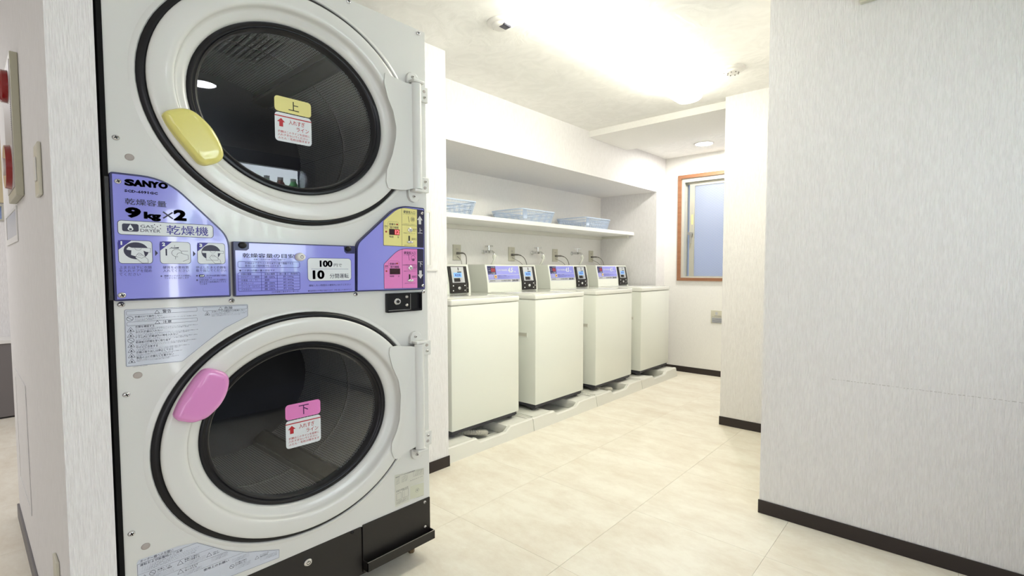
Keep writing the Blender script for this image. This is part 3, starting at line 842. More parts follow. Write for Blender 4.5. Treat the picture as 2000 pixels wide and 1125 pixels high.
for i, (a, b_, c_) in enumerate(rows):
    z = 1.0445 - i * .0083
    t.add(a, .5000, .5000 + min(.047, .0052 * len(a)), z, z + .0055)
    t.add(b_, .5600, .5600 + (.028 if '%' in b_ or i == 0 else .013), z, z + .0055)
    t.add(c_, .6110 if i else .5990, .6400 if i else .6540, z, z + .0055)
t.add('（日本電機工業会表示に準じる）', .5777, .6549, .9945, .9990)
t.add('運転したい時間分の硬貨を入れてください', .6848, .8190, 1.0090, 1.0150)
t.add('●乾燥時間は10分単位で追加できます　衣類の量により差があります', .6816, .8225, .9940, .9988)
t.build('lettering', M_inks, mp)
MB().lathe([(.0140, 0), (.0140, .006), (.012, .012), (.009, .0150), (.0003, .0155)], .6592, 1.0952, P, n=28).build('knob', M_wpl, mp, smooth=50)
k = MB(); k.line(ell(.6592, 1.0952, .0045, .0038, 16), .0009, P + .0162, True); k.line([(.6592, 1.0952), (.6592, 1.1000)], .0009, P + .0162); k.build('knob_mark', M_greyink, mp)['kind'] = 'stuff'
for y, z in ((.5060, 1.1240), (.8130, 1.1225)): MB().lathe([(.0105, 0), (.0100, .003), (.007, .006), (.0003, .0072)], y, z, P, n=20).build('cap_nut', M_black, mp, smooth=60)

# --- right control panel
ro = roundpoly([(.8397, .9885), (1.1110, .9870), (1.1117, 1.2748), (1.0000, 1.2755), (.8430, 1.1400)], [.003, .004, .004, .045, .02], 7)
rp = MB().prism(ro, 0, XD + .0005, P, bev=.0015).build('control_panel', M_navy, D)
MB().flat(inset(ro, .0040), P + .0003).build('panel_print', M_blue, rp)
yo = roundpoly([(.9410, 1.1378), (1.1052, 1.1355), (1.1068, 1.2668), (1.0050, 1.2690), (.9420, 1.2190)], [.002, .002, .004, .03, .004], 6)
po = roundpoly([(.9411, .9945), (1.1044, .9925), (1.1049, 1.1297), (1.0030, 1.1292), (.9415, 1.0765)], [.002, .002, .004, .03, .004], 6)
MB().flat(yo, P + .0006).build('upper_dryer_field', M_yel, rp)
MB().flat(po, P + .0006).build('lower_dryer_field', M_pink, rp)
k = MB()
k.line(yo, .0013, P + .0009, True); k.line(po, .0013, P + .0009, True)
k.flat([(1.0775, 1.1368), (1.1052, 1.1360), (1.1066, 1.2664), (1.0790, 1.2678)], P + .0009)
k.flat([(1.0767, .9935), (1.1044, .9928), (1.1049, 1.1292), (1.0778, 1.1289)], P + .0009)
for z0, zt, zm in ((1.1385, 1.2680, 1.2098), (.9945, 1.1285, 1.0730)):
    k.line([(1.0140, z0), (1.0150, zt)], .0009, P + .0009); k.line([(1.0145, zm), (1.0775, zm)], .0009, P + .0009)
k.line([(1.0415, 1.2400), (1.0450, 1.2205)], .0014, P + .0010); k.line([(1.0400, 1.1100), (1.0438, 1.0900)], .0014, P + .0010)
for cz_ in (1.2312, 1.0985):
    k.line(ell(1.0600, cz_, .0082, .0078, 24), .0008, P + .0010, True)
for z in (1.2096, 1.0782):
    k.line(rrect(.9588, 1.0022, z - .0075, z + .0085, .007), .0005, P + .0009, True)
k.build('black_print', M_ink, rp)['kind'] = 'stuff'
t = Txt(P + .0012)
for dz in (0, -.1395):
    t.add('硬貨投入口', 1.0215, 1.0700, 1.2500 + dz, 1.2600 + dz, .008); t.add('100', 1.0550, 1.0652, 1.2268 + dz, 1.2360 + dz, .015)
    t.add('コイン投入はこちらから', 1.0185, 1.0715, 1.2462 + dz, 1.2488 + dz)
    t.add('100円硬貨以外は使用不可', 1.0185, 1.0715, 1.2128 + dz, 1.2152 + dz)
t_pairs = ((0, 0), (-.1320, 1))
for dz, _ in t_pairs:
    t.add('営業中', .9640, .9890, 1.2055 + dz, 1.2135 + dz, .005); t.add('残り時間', .9665, 1.0005, 1.1948 + dz, 1.2020 + dz, .005); t.add('時間', .9640, .9800, 1.1645 + dz, 1.1708 + dz, .005); t.add('分', .9960, 1.0020, 1.1645 + dz, 1.1708 + dz, .005)
    t.add('燃焼', .9455, .9580, 1.1985 + dz, 1.2045 + dz); t.add('ランプ', .9455, .9580, 1.1930 + dz, 1.1975 + dz)
for dz in (0, -.1305):
    t.add('返却', 1.0600, 1.0755, 1.1945 + dz, 1.2000 + dz); t.add('ボタン', 1.0600, 1.0755, 1.1890 + dz, 1.1935 + dz)
    t.add('硬貨がつまったとき', 1.0210, 1.0690, 1.1815 + dz, 1.1845 + dz); t.add('返却口', 1.0540, 1.0745, 1.1600 + dz, 1.1675 + dz, .005); t.add('返却口は下にあります', 1.0230, 1.0680, 1.1395 + dz, 1.1425 + dz)
t.build('lettering', M_ink, rp)
t = Txt(P + .0014)
t.add('上', 1.0810, 1.1015, 1.1850, 1.2040, .03); t.add('下', 1.0805, 1.1010, 1.0670, 1.0860, .03)
b = t.mb
b.flat([(1.0907, 1.2465), (1.0785, 1.2310), (1.0850, 1.2310), (1.0850, 1.2165), (1.0960, 1.2165), (1.0960, 1.2310), (1.1024, 1.2310)], P + .0014)
b.flat([(1.0907, 1.0255), (1.0785, 1.0400), (1.0850, 1.0400), (1.0850, 1.0545), (1.0960, 1.0545), (1.0960, 1.0400), (1.1024, 1.0400)], P + .0014)
t.build('arrows_and_signs', mat('print_silver', (0.6, 0.6, 0.6), .4), rp)
for z, on in ((1.1838, True), (1.0518, False)):
    ds = MB().box(P, P + .0015, .9638, 1.0048, z - .0098, z + .0098).build('time_display', M_ledoff, rp)
    if on:
        MB().flat([(.9835, z - .0094), (1.0044, z - .0094), (1.0044, z + .0094), (.9835, z + .0094)], P + .0018).build('lit_field', M_redd, ds)
        t = Txt(P + .0021); t.add('1', .9870, .9905, z - .0070, z + .0070, .02); t.add('2', .9930, 1.0030, z - .0070, z + .0070, .02); t.build('digits', mat('led_digit', (0.9, 0.2, 0.2), .4, emit=(1, .12, .15), es=1.6), ds)
for (y, z) in ((.9955, 1.2100), (.9520, 1.1836), (.9935, 1.0790), (.9510, 1.0528)):
    MB().lathe([(.0036, 0), (.003, .0016), (.0002, .0022)], y, z, P + .0008, n=14).build('indicator_lamp', M_redd, rp, smooth=60)
for y, z, k_ in ((1.0475, 1.1940, 0), (1.0472, 1.0635, 0)):
    MB().lathe([(.0095, 0), (.0092, .003), (.006, .0055), (.0055, .009), (.0002, .0095)], y, z, P + .001, n=24).build('return_button', M_chrome, rp, smooth=40)
for z in (1.1610, 1.0285):
    c = MB().box(P + .0008, P + .0022, 1.0415, 1.0465, z - .013, z + .013)
    cs = c.build('coin_slot', M_blackp, rp)
    MB().lathe([(.0135, 0), (.0125, .004), (.009, .006), (.0003, .0055)], 1.0470, z - .0085, P + .0008, zs=.38, n=24).build('return_cup', M_chrome, cs, smooth=60)
screw(rp, 1.0994, 1.2557, P + .001, .0062); screw(rp, 1.0992, 1.0014, P + .001, .0062)

# --- black lock box under the control panel
kb = MB().prism(rrect(.9538, 1.1000, .9128, .9780, .004), 0, XD + .0003, XD + .011, holes=[rrect(.9590, 1.0950, .9185, .9738, .003)])
kb.box(XD + .0003, XD + .0015, .957, 1.097, .917, .976)
kb.box(XD + .0015, XD + .0050, .9600, 1.0520, .9190, .9735, .001)
kb = kb.build('lock_recess', M_black, D)
MB().line([(.9600, .9200), (1.0520, .9190)], .0012, XD + .0055).line([(1.0535, .9195), (1.0540, .9735)], .0012, XD + .0055).build('edge_trim', M_steel, kb)
MB().lathe([(.0135, 0), (.0135, .006), (.011, .0085), (.0003, .0088)], .9962, .9490, XD + .005, n=28).build('lock', M_chrome, kb, smooth=40)
MB().lathe([(.0065, 0), (.006, .001), (.0002, .001)], .9965, .9490, XD + .0139, n=16).build('keyhole', M_blackp, kb)
for y, z in ((1.0385, .9639), (1.0380, .9347)): MB().lathe([(.0065, 0), (.005, .003), (.0002, .0045)], y, z, XD + .005, n=18).build('rivet', M_steel, kb, smooth=60)

# --- lower black panels, drip ledge, feet
q1 = MB().prism(roundpoly([(.2336, .0600), (.8490, .0600), (.8490, .2185), (.2336, .2185)], .003, 2), 0, XD - .012, XD + .002, bev=.001).build('kick_panel', M_blackp, D)
q2 = MB().prism(roundpoly([(.8528, .0600), (1.1310, .0600), (1.1310, .2205), (.8528, .2215)], .003, 2), 0, XD - .012, XD + .004, bev=.001).build('kick_panel', M_blackp, D)
screw(q1, .8158, .2125, XD + .002, .0062, M_black); screw(q2, 1.1060, .2090, XD + .004, .0062, M_steel); screw(q2, 1.1065, .1165, XD + .004, .0062, M_steel)
MB().lathe([(.0125, 0), (.0125, .005), (.010, .0075), (.0003, .0078)], .6671, .1821, XD + .002, n=28).build('lock', M_chrome, q1, smooth=40)
k = MB(); k.line(ell(.6671, .1821, .0055, .0047, 18), .0012, XD + .0102, True); k.line([(.6671, .1821), (.6671, .1875)], .0012, XD + .0102); k.build('keyhole', M_blackp, q1)
le = MB()
le.prism([(XD + .004, .074), (XD + .030, .074), (XD + .030, .104), (XD + .0275, .104), (XD + .0275, .0775), (XD + .004, .0775)], 1, .8528, 1.1310)
le.box(XD + .004, XD + .030, .8528, .8555, .074, .104); le.box(XD + .004, XD + .030, 1.1283, 1.1310, .074, .104)
le.box(XD + .004, XD + .030, .8528, 1.1310, .0735, .0745)
le = le.build('drip_ledge', M_blackp, D)
MB().box(XD + .0274, XD + .0301, .8528, 1.1312, .1041, .1049).build('ledge_highlight', M_steel, le)  # pale steel bar stands in for the highlight along the ledge
MB().box(XD - .80, XD - .03, Y0 + .02, Y1 - .02, .035, .060).build('base_frame', M_blackp, D)
for x in (XD - .065, XD - .74):
    for y in (Y0 + .06, 1.095 - .0):
        MB().cyl((x, y, 0.012), .006, .03, 2, 12).cyl((x, y, 0.0005), .012, .0115, 2, 6).build('foot', mat('brass_foot', (0.20, 0.14, 0.08), .45, .8) if 'brass_foot' not in bpy.data.materials else bpy.data.materials['brass_foot'], D)

# --- printed labels on the cabinet
X = XD + .0008
la = roundpoly([(.2510, .8345), (.3640, .8315), (.4200, .8750), (.4629, .9057), (.5199, .9330), (.5208, .9660), (.2520, .9680)], .003, 2)
l1 = MB().flat(la, X).build('warning_label', M_label, D)
k = MB(); k.line(inset(la, .001), .0006, X + .0003, True)
k.line(rrect(.2560, .3995, .9545, .9640, .002), .0005, X + .0003, True); k.line(rrect(.2560, .3995, .9295, .9380, .002), .0005, X + .0003, True); k.line(rrect(.4130, .5180, .9540, .9630, .002), .0005, X + .0003, True)
def tri(y, z, h, fill=True):
    k.line([(y - h * .62, z), (y + h * .62, z), (y, z + h)], .0007, X + .0003, True)
    if fill: k.flat([(y - h * .2, z + h * .12), (y + h * .2, z + h * .12), (y, z + h * .6)], X + .0003)
def no(y, z, r): k.line(ell(y, z, r, r * .85, 18), .0008, X + .0003, True); k.line([(y - r * .7, z + r * .55), (y + r * .7, z - r * .55)], .0008, X + .0003)
no(.2620, .9460, .0062)
for i, z in enumerate((.9155, .9030, None, .8795, .8675, .8550, .8425)):
    if z is None: no(.2625, .8950, .0060)
    else: tri(.2625, z, .0105)
tri(.3150, .9552, .0075, False); tri(.3150, .9303, .0075, False); tri(.4530, .9547, .0075, False); tri(.4220, .9430, .0090)
k.build('pictograms', M_greyink, l1)['kind'] = 'stuff'
t = Txt(X + .0004)
t.add('警告', .3260, .3440, .9555, .9632, .008); t.add('注意', .3260, .3440, .9303, .9372, .008); t.add('危険', .4620, .4820, .9548, .9622, .02)
t.add('手順だけで操作しない', .2710, .3250, .9472, .9520, .01); t.add('水洗いした衣類以外は乾燥しない', .4320, .5130, .9488, .9528, .008)
hd = ['衣類を確認する', '水だれ衣類は入れない', 'ドラム内に衣類以外の物を入れない', '乾燥後は衣類を早く取り出す', 'やけどに注意する', '衣類の取り出しは停止してから', '製品の上に衣類などを置かない']
hz = [.9235, .9110, .8988, .8868, .8750, .8628, .8505]
for h_, z in zip(hd, hz): t.add(h_, .2715, .2715 + .0053 * len(h_), z, z + .0052, .01)
t.build('lettering', M_greyink, l1)
t = Txt(X + .0004)
small = 'ポケットの中身を確認し火気類はとりのぞいてください衣類の変色や傷みの原因になりますので必ず守ってください'
ends = [.4000, .4000, .3980, .3960, .3800, .3640, .3560]
for i, z in enumerate(hz):
    e_ = ends[i]
    t.add(small[i:i + 34], .2715, e_, z - .0036, z - .0012); t.add(small[6 + i:30 + i], .2715, e_ - .02, z - .0066, z - .0042)
t.add(small[:30], .2710, .3980, .9430, .9455); t.add(small[4:22], .2710, .3300, .9400, .9424)
t.add(small[3:26], .4320, .5170, .9452, .9478); t.add(small[5:28], .4320, .5150, .9420, .9444); t.add(small[8:26], .4320, .5000, .9388, .9412)
t.add('SCD-6091-7000-289750', .2640, .2920, .8315, .8335)
t.build('small_lettering', mat('print_faint', (0.20, 0.21, 0.27), .5), l1)
lb = [(.2560, .2440), (.5855, .2310), (.5865, .2555), (.4991, .2858), (.4461, .3145), (.3817, .3620), (.3400, .3700), (.2600, .3700), (.2560, .3640)]
l2 = MB().flat(lb, X).build('owner_label', M_label, D)
k = MB(); k.line([(.2570, .3600), (.3817, .3610), (.4461, .3135), (.4991, .2848), (.5857, .2545), (.5847, .2320), (.2570, .2450)], .0006, X + .0003, True)
k.line([(.2570, .3345), (.4200, .3325)], .0004, X + .0003); k.line([(.2570, .3095), (.4500, .3085)], .0004, X + .0003); k.line([(.3900, .2890), (.4900, .2880)], .0004, X + .0003)
no(.2860, .3270, .0062); no(.4610, .2620, .0055); tri(.3435, .3215, .0100, False); tri(.4080, .3140, .0095, False) ; tri(.3435, .2985, .0100, False); tri(.5250, .2545, .0085, False)
tri(.2700, .3205, .0090, False)
k.build('pictograms', M_greyink, l2)['kind'] = 'stuff'
t = Txt(X + .0004)
t.add('オーナー様へのお願い', .2625, .3300, .3618, .3688, .012); t.add('運転および設置時のご注意', .2620, .3490, .3530, .3592, .012)
t.add('設置しては', .2960, .3230, .3275, .3315, .01); t.add('いけない場所', .2960, .3260, .3225, .3265, .01)
t.add('乾燥した場所に', .3530, .3860, .3275, .3315, .01); t.add('水平に設置する', .3530, .3860, .3225, .3265, .01)
t.add('屋外には', .4175, .4290, .3180, .3212, .01); t.add('設置しない', .4175, .4320, .3135, .3170, .01)
t.add('アースを必ず', .3530, .3820, .3040, .3080, .01); t.add('取り付ける', .3530, .3790, .2990, .3030, .01)
t.add('使用上のお願い', .3940, .4540, .2795, .2860, .01)
t.add('ガス漏れの時は', .4690, .4980, .2650, .2690, .01); t.add('点火使用しない', .4690, .4980, .2600, .2640, .01)
t.add('フィルターは', .5330, .5560, .2592, .2630, .01); t.add('毎回掃除', .5330, .5540, .2548, .2584, .01)
t.build('lettering', M_greyink, l2)
t = Txt(X + .0004)
for i in range(4): t.add(small[i:i + 24], .2650, .3860 - i * .003, .3490 - i * .0036, .3512 - i * .0036)
for i in range(3): t.add(small[i + 3:i + 24], .2700, .3300, .3185 - i * .0034, .3206 - i * .0034); t.add(small[i:i + 20], .3500, .4000, .3190 - i * .0034, .3210 - i * .0034); t.add(small[i:i + 16], .3500, .3900, .2950 - i * .0034, .2972 - i * .0034); t.add(small[i:i + 14], .4130, .4520, .3050 - i * .0036, .3072 - i * .0036)
for i in range(3): t.add(small[i:i + 18], .4620, .5050, .2790 - i * .0034, .2812 - i * .0034); t.add(small[i:i + 14], .4690, .5080, .2565 - i * .0036, .2586 - i * .0036); t.add(small[i:i + 12], .5330, .5790, .2510 - i * .0036, .2532 - i * .0036)
t.build('small_lettering', bpy.data.materials['print_faint'], l2)
l3 = MB().flat([(.9814, .2340), (1.0420, .2335), (1.0425, .2880), (1.1058, .2860), (1.1072, .3350), (.9812, .3470)], X).build('rating_label', M_labelc, D)
l4 = MB().flat([(1.0445, .2400), (1.1057, .2330), (1.1060, .2820), (1.0447, .2870)], X).build('test_mark', mat('mark_cream', (0.62, 0.63, 0.50), .4), D)
k = MB()
k.line(rrect(.9870, 1.0070, .2560, .2790, .001), .0006, X + .0003, True); k.line(rrect(1.0130, 1.0370, .2560, .2830, .001), .0006, X + .0003, True); k.line([(1.02, .256), (1.02, .283)], .0004, X + .0003)
k.line([(1.0000, .3405), (1.1050, .3335), (1.1052, .3110)], .0005, X + .0003); k.line([(1.0600, .3360), (1.0600, .3180), (1.1050, .3150)], .0004, X + .0003)
k.line(ell(1.0760, .2630, .0080, .0068, 20), .0006, X + .0003, True)
k.build('diagram', M_greyink, l3)['kind'] = 'stuff'
t = Txt(X + .0004)
t.add('SANYO', .9840, 1.0010, .3360, .3395, .03); t.add('ガス衣類乾燥機', 1.0200, 1.0660, .3368, .3402, .01)
for i in range(5): t.add(small[i:i + 10], .9840, 1.0010, .3310 - i * .0045, .3330 - i * .0045); t.add(small[i + 2:i + 12], 1.0080, 1.0350, .3310 - i * .0045, .3330 - i * .0045)
for i in range(4): t.add(small[i + 2:i + 14], 1.0640, 1.1020, .3310 - i * .0040, .3330 - i * .0040)
t.add('衣類乾燥機の設置', .9850, 1.0370, .2880, .2905); t.add('可燃物との距離をあける', .9850, 1.0370, .2845, .2870)
for i in range(3): t.add(small[i + 2:i + 18], .9840, 1.0380, .2500 - i * .004, .2522 - i * .004)
t.add('SANYO', 1.0450, 1.1000, .3060, .3080); t.add('W', 1.0720, 1.0800, .2605, .2655, .03); t.add(small[:16], 1.0600, 1.1040, .2350, .2368)
t.build('lettering', M_greyink, l3)

# ------------------------------------------------------------------ shelf, baskets
sf = thing('wall_shelf', 'long white shelf across the alcove above the washing machines', 'shelf', (-2.74, 3.23, 1.42))
MB().box(-2.943, -2.539, 1.7255, 4.7345, 1.405, 1.437, .0015).build('board', M_shelf, sf)
MB().box(-2.943, -2.915, 1.7255, 4.7345, 1.372, 1.4045).box(-2.915, -2.60, 4.712, 4.7345, 1.380, 1.4045).build('batten', M_shelfu, sf)
def basket(label, y0, y1, x0=-2.89, x1=-2.555, zb=1.4375, zt=1.535):
    t = thing('basket', label, 'basket', ((x0 + x1) / 2, (y0 + y1) / 2, zb), 'pale blue plastic baskets on the shelf')
    tp = .022
    def rect(f, o=0.0):
        a = tp * (1 - f)
        return (x0 + a - o, x1 - a + o, y0 + a - o, y1 - a + o, zb + .002 + (zt - zb - .002) * f)
    # rim
    b = MB(); X0, X1, Ya, Yb, z = rect(1.0, .0)
    o = rrect(X0 - .006, X1 + .006, Ya - .006, Yb + .006, .03); i_ = rrect(X0 + .003, X1 - .003, Ya + .003, Yb - .003, .024)
    b.prism(o, 2, zt - .008, zt, holes=[list(reversed(i_))])
    b.build('rim', M_basket, t)
    b = MB()
    for f in (0.0, .36, .68):
        X0, X1, Ya, Yb, z = rect(f)
        o = rrect(X0, X1, Ya, Yb, .022); i_ = rrect(X0 + .0022, X1 - .0022, Ya + .0022, Yb - .0022, .020)
        b.prism(o, 2, z, z + .0055, holes=[list(reversed(i_))])
    lo_, hi_ = rect(0.0), rect(1.0)
    def bar(p, q, w_=.0022):
        p, q = Vector(p), Vector(q)
        b.tube([p, q], w_, 4)
    for sd in (0, 1):
        n = int((y1 - y0) / .0115)
        for k_ in range(1, n):
            f = k_ / n
            bar((lo_[sd], lo_[2] + (lo_[3] - lo_[2]) * f, lo_[4]), (hi_[sd], hi_[2] + (hi_[3] - hi_[2]) * f, zt - .004))
        n = int((x1 - x0) / .0115)
        for k_ in range(1, n):
            f = k_ / n
            bar((lo_[0] + (lo_[1] - lo_[0]) * f, lo_[2 + sd], lo_[4]), (hi_[0] + (hi_[1] - hi_[0]) * f, hi_[2 + sd], zt - .004))
    g = b.build('lattice', M_basket, t); g['kind'] = 'stuff'
    b = MB().box(lo_[0], lo_[1], lo_[2], lo_[3], zb, zb + .003)
    b.build('bottom', M_basket, t)
    for cx in (x0 + .004, x1 - .004):
        MB().box(cx - .002 - (.010 if cx > -2.7 else -.006), cx + .002 - (.010 if cx > -2.7 else -.006), y0 + .03, y0 + .075, zb + .02, zt - .006).build('solid_panel', M_basket, t)
    return t
basket('pale blue plastic basket at the left end of the shelf, cut off by the pier', 2.035, 2.470)
basket('pale blue plastic basket in the middle of the shelf', 2.962, 3.390)
basket('pale blue plastic basket at the right end of the shelf', 3.855, 4.290)

# ------------------------------------------------------------------ washers
def make_washer():
    o = Vector((-2.40, 0.29, 0.086))
    t = thing('washing_machine', 'x', 'washing machine', o, 'white coin washing machines in a row')
    MB().box(-2.80, -2.12, 0, .58, .127, .8485, .007).build('body', M_wash, t, smooth=40)
    c = MB().box(-2.80, -2.116, -.003, .583, .850, .886, .009, seg=3); c.build('top_cover', M_washt, t, smooth=40)
    MB().box(-2.560, -2.150, .020, .560, .886, .8895, .0025).build('lid', M_washt, t, smooth=40)
    b = MB().box(-2.79, -2.132, .012, .568, .106, .1265)
    b.build('base', M_wbase, t)
    for x in (-2.175, -2.74):
        for y in (.04, .54):
            MB().box(x - .035, x + .035, y - .028, y + .028, .098, .110, .003).cyl((x, y, .0865), .02, .012, 2, 14).build('foot', M_wbase, t)
    pr = [(-2.81, .8865), (-2.572, .8865), (-2.576, .955), (-2.602, 1.088), (-2.61, 1.0915), (-2.81, 1.0935)]
    MB().prism(pr, 1, 0, .58).build('console', M_wash, t)
    # slanted face basis: from A (top) to B (bottom)
    A, Bv = Vector((-2.602, 1.088)), Vector((-2.576, .955))
    dr = (A - Bv).normalized(); nr = Vector((dr.y, -dr.x))
    def S(y, z, off):
        f = (z - Bv.y) / dr.y
        p = Bv + dr * f + nr * off
        return (p.x, y, p.y)
    def quad(name, y0, y1, z0, z1, o0, o1, m, par):
        b = MB()
        vs = [S(y, z, f) for f in (o0, o1) for y, z in ((y0, z0), (y1, z0), (y1, z1), (y0, z1))]
        b.faces(vs, [(0, 1, 2, 3), (4, 5, 6, 7), (0, 1, 5, 4), (1, 2, 6, 5), (2, 3, 7, 6), (3, 0, 4, 7)])
        return b.build(name, m, par)
    cp = quad('control_panel', .018, .368, .958, 1.080, 0, .0015, M_blue, t)
    quad('brand_band', .0185, .3675, .9585, .980, .0016, .0019, M_wlab, cp)
    quad('display_field', .0185, .105, 1.018, 1.0795, .0016, .0019, M_navy, cp)
    quad('program_field', .0185, .075, .984, 1.014, .0016, .0019, mat('panel_lilac', (0.36, 0.36, 0.70), .3) if 'panel_lilac' not in bpy.data.materials else bpy.data.materials['panel_lilac'], cp)
    quad('red_display', .055, .098, 1.036, 1.063, .0020, .0026, M_led, cp)
    quad('start_button', .080, .105, .987, 1.012, .0019, .006, mat('start_yellow', (.75, .62, .30), .4) if 'start_yellow' not in bpy.data.materials else bpy.data.materials['start_yellow'], cp)
    quad('start_mark', .088, .098, .993, 1.006, .0062, .0066, M_redd, cp)
    quad('rule', .110, .365, 1.0135, 1.0150, .0018, .0022, M_white, cp)
    tx = Txt(0)
    w_ = lambda off: (lambda y, z: S(y, z, off))
    tx.add('SANYO', .028, .085, .965, .974, .03, xf=w_(.0022)); tx.add('全自動洗濯機', .150, .255, .963, .976, .01, xf=w_(.0022)); tx.add('28:00', .270, .345, .961, .977, .04, .25, xf=w_(.0022))
    tx.add('洗濯容量についての目安表示', .118, .215, 1.003, 1.010, xf=w_(.0022)); tx.add('硬貨投入後スタートボタンを押してください', .118, .300, .995, 1.001, xf=w_(.0022)); tx.add('洗剤は別にお求めください', .118, .235, .986, .992, xf=w_(.0022))
    tx.build('lettering', M_ink, cp)
    tx = Txt(0)
    tx.add('COIN WASHER', .118, .232, 1.042, 1.056, .01, .1, xf=w_(.0022)); tx.add('4.5', .238, .292, 1.030, 1.068, .03, .25, xf=w_(.0022)); tx.add('kg', .305, .330, 1.030, 1.045, 0, xf=w_(.0022))
    for a, b_, z in ((.060, .098, 1.068), (.030, .040, 1.056), (.028, .048, 1.043), (.060, .096, 1.026), (.026, .034, 1.022), (.042, .094, 1.0195)):
        tx.add('残り時間', a, b_, z, z + .006, xf=w_(.0022))
    tx.build('lettering', M_white, cp)
    # coin box
    pb = [(-2.600, .893), (-2.560, .893), (-2.562, .957), (-2.588, 1.078), (-2.600, 1.078)]
    cb = MB().prism(pb, 1, .384, .550).build('coin_box', M_blackp, t)
    def Q(name, y0, y1, z0, z1, o0, o1, m, par): return quad(name, y0, y1, z0, z1, .012 + o0, .012 + o1, m, par)
    Q('coin_plate', .402, .515, .962, 1.070, .0015, .005, M_silver, cb)
    Q('price_display', .418, .492, .998, 1.030, .005, .0065, M_disp, cb)
    Q('display_cap', .455, .490, 1.030, 1.037, .005, .007, M_wbase, cb)
    Q('coin_slot', .462, .470, 1.045, 1.066, .005, .0056, M_wbase, cb)
    Q('coin_mouth', .418, .470, .968, .992, .005, .009, M_blackp, cb)
    Q('return_lever', .480, .490, .968, .990, .005, .010, M_chrome, cb)
    tx = Txt(0); tx.add('¥200', .428, .482, 1.004, 1.024, .02, xf=lambda y, z: S(y, z, .0187)); tx.build('lettering', M_inkb, cb)
    for y, z in ((.408, .944), (.408, .910), (.515, .944), (.515, .910)):
        MB().lathe([(.0062, 0), (.005, .002), (.0003, .003)], y, z, -2.5615, n=14).build('screw', M_chrome, cb, smooth=60)
    MB().lathe([(.0135, 0), (.013, .004), (.010, .006), (.0003, .0062)], .462, .927, -2.5615, n=22).build('lock', M_chrome, cb, smooth=50)
    MB().box(-2.5618, -2.5600, .527, .529, .898, .956).build('seam', M_steel, cb)
    for y, z in ((.540, .925),): MB().lathe([(.004, 0), (.0003, .002)], y, z, -2.5612, n=10).build('screw', M_chrome, cb, smooth=60)
    # recessed grip on the left flank
    gh = MB().prism([(-2.50, .588), (-2.19, .588), (-2.19, .622), (-2.50, .622)], 1, -.004, .0005, holes=[[(-2.492, .594), (-2.492, .616), (-2.198, .616), (-2.198, .594)]]).build('side_grip', M_washt, t)
    MB().box(-2.492, -2.198, -.0015, .0, .594, .616).build('grip_recess', M_hose, gh)
    return t
W0 = make_washer()
labels = ['white washing machine nearest the dryer, partly hidden by the pier', 'second white washing machine from the dryer', 'third white washing machine from the dryer, second from the window', 'white washing machine farthest from the dryer, beside the far window wall']
for i, y in enumerate((1.845, 2.596, 3.350, 4.100)):
    w_ = W0 if i == 0 else copy_tree(W0)
    w_.location = (-2.40, y + .29, .086)
    w_['label'] = labels[i]

# trays
def make_tray():
    t = thing('washing_machine_tray', 'x', 'tray', (-2.40, .367, 0), 'white drip trays under the washing machines')
    Wd = .731
    b = MB()
    fx, bx = -2.042, -2.93
    b.box(bx, fx, 0.002, Wd, 0.0, .022)
    b.box(bx, fx - .02, .002, .03, .022, .082); b.box(bx, fx - .02, Wd - .03, Wd, .022, .082); b.box(bx, bx + .05, .03, Wd - .03, .022, .082)
    # front rim with lowered spout in the middle; a gently sloped face
    ys = [(.002, .082), (.225, .082), (.255, .054), (.475, .054), (.520, .084), (Wd, .084)]
    vs = []
    for y, z in ys:
        vs += [(fx + .012, y, 0.0), (fx, y, z - .006), (fx - .006, y, z), (fx - .026, y, z), (fx - .030, y, .022)]
    fs = []
    for k_ in range(len(ys) - 1):
        for j in range(4): fs.append((k_ * 5 + j, (k_ + 1) * 5 + j, (k_ + 1) * 5 + j + 1, k_ * 5 + j + 1))
    fs += [(0, 1, 2, 3, 4), tuple(25 + j for j in range(5))]
    b.faces(vs, fs)
    # corner pads that carry the machine
    b.box(fx - .30, fx - .026, .03, .215, .022, .080, .004); b.box(fx - .30, fx - .026, .505, Wd - .03, .022, .0825, .004)
    b.box(bx + .05, bx + .33, .03, .215, .022, .080, .004); b.box(bx + .05, bx + .33, .505, Wd - .03, .022, .0825, .004)
    b.build('pan', M_tray, t, smooth=30)
    b = MB().box(fx - .20, fx - .020, .018, .022, .0805, .0865).box(fx - .20, fx - .020, Wd - .030, Wd - .012, .0835, .0850)
    b.build('edge_bead', M_tray, t)['kind'] = 'stuff'
    return t
TR = make_tray()
tl = ['cream plastic drip tray under the washing machine nearest the dryer', 'cream plastic drip tray under the second machine from the dryer', 'cream plastic drip tray under the third machine from the dryer', 'cream plastic drip tray under the machine farthest from the dryer']
for i, y in enumerate((1.740, 2.474, 3.236, 3.968)):
    w_ = TR if i == 0 else copy_tree(TR)
    y += (0, .0132, -.001, -.0066)[i]
    w_.location = (-2.40, y + .367, 0)
    w_.scale.y = (1.0, 1.036, .997, .982)[i]
    w_['label'] = tl[i]
def hose(label, y):
    pts, rr = [], []
    for k_ in range(120):
        f = k_ / 119
        a = math.radians(200 - 250 * f)
        pts.append((-2.33 + .17 * math.sin(math.radians(100 * f)) + .02, y + .17 * f - .02, .048 + .016 * math.sin(PI * f)))
        rr.append(.0155 + (.0022 if k_ % 4 < 2 else -.0012))
    o = MB().tube(pts, rr, 12).build('drain_hose', M_hose)
    tag(o, label, 'hose')
hose('corrugated drain hose in the tray nearest the dryer', 1.99)
hose('corrugated drain hose in the third tray from the dryer', 3.47)

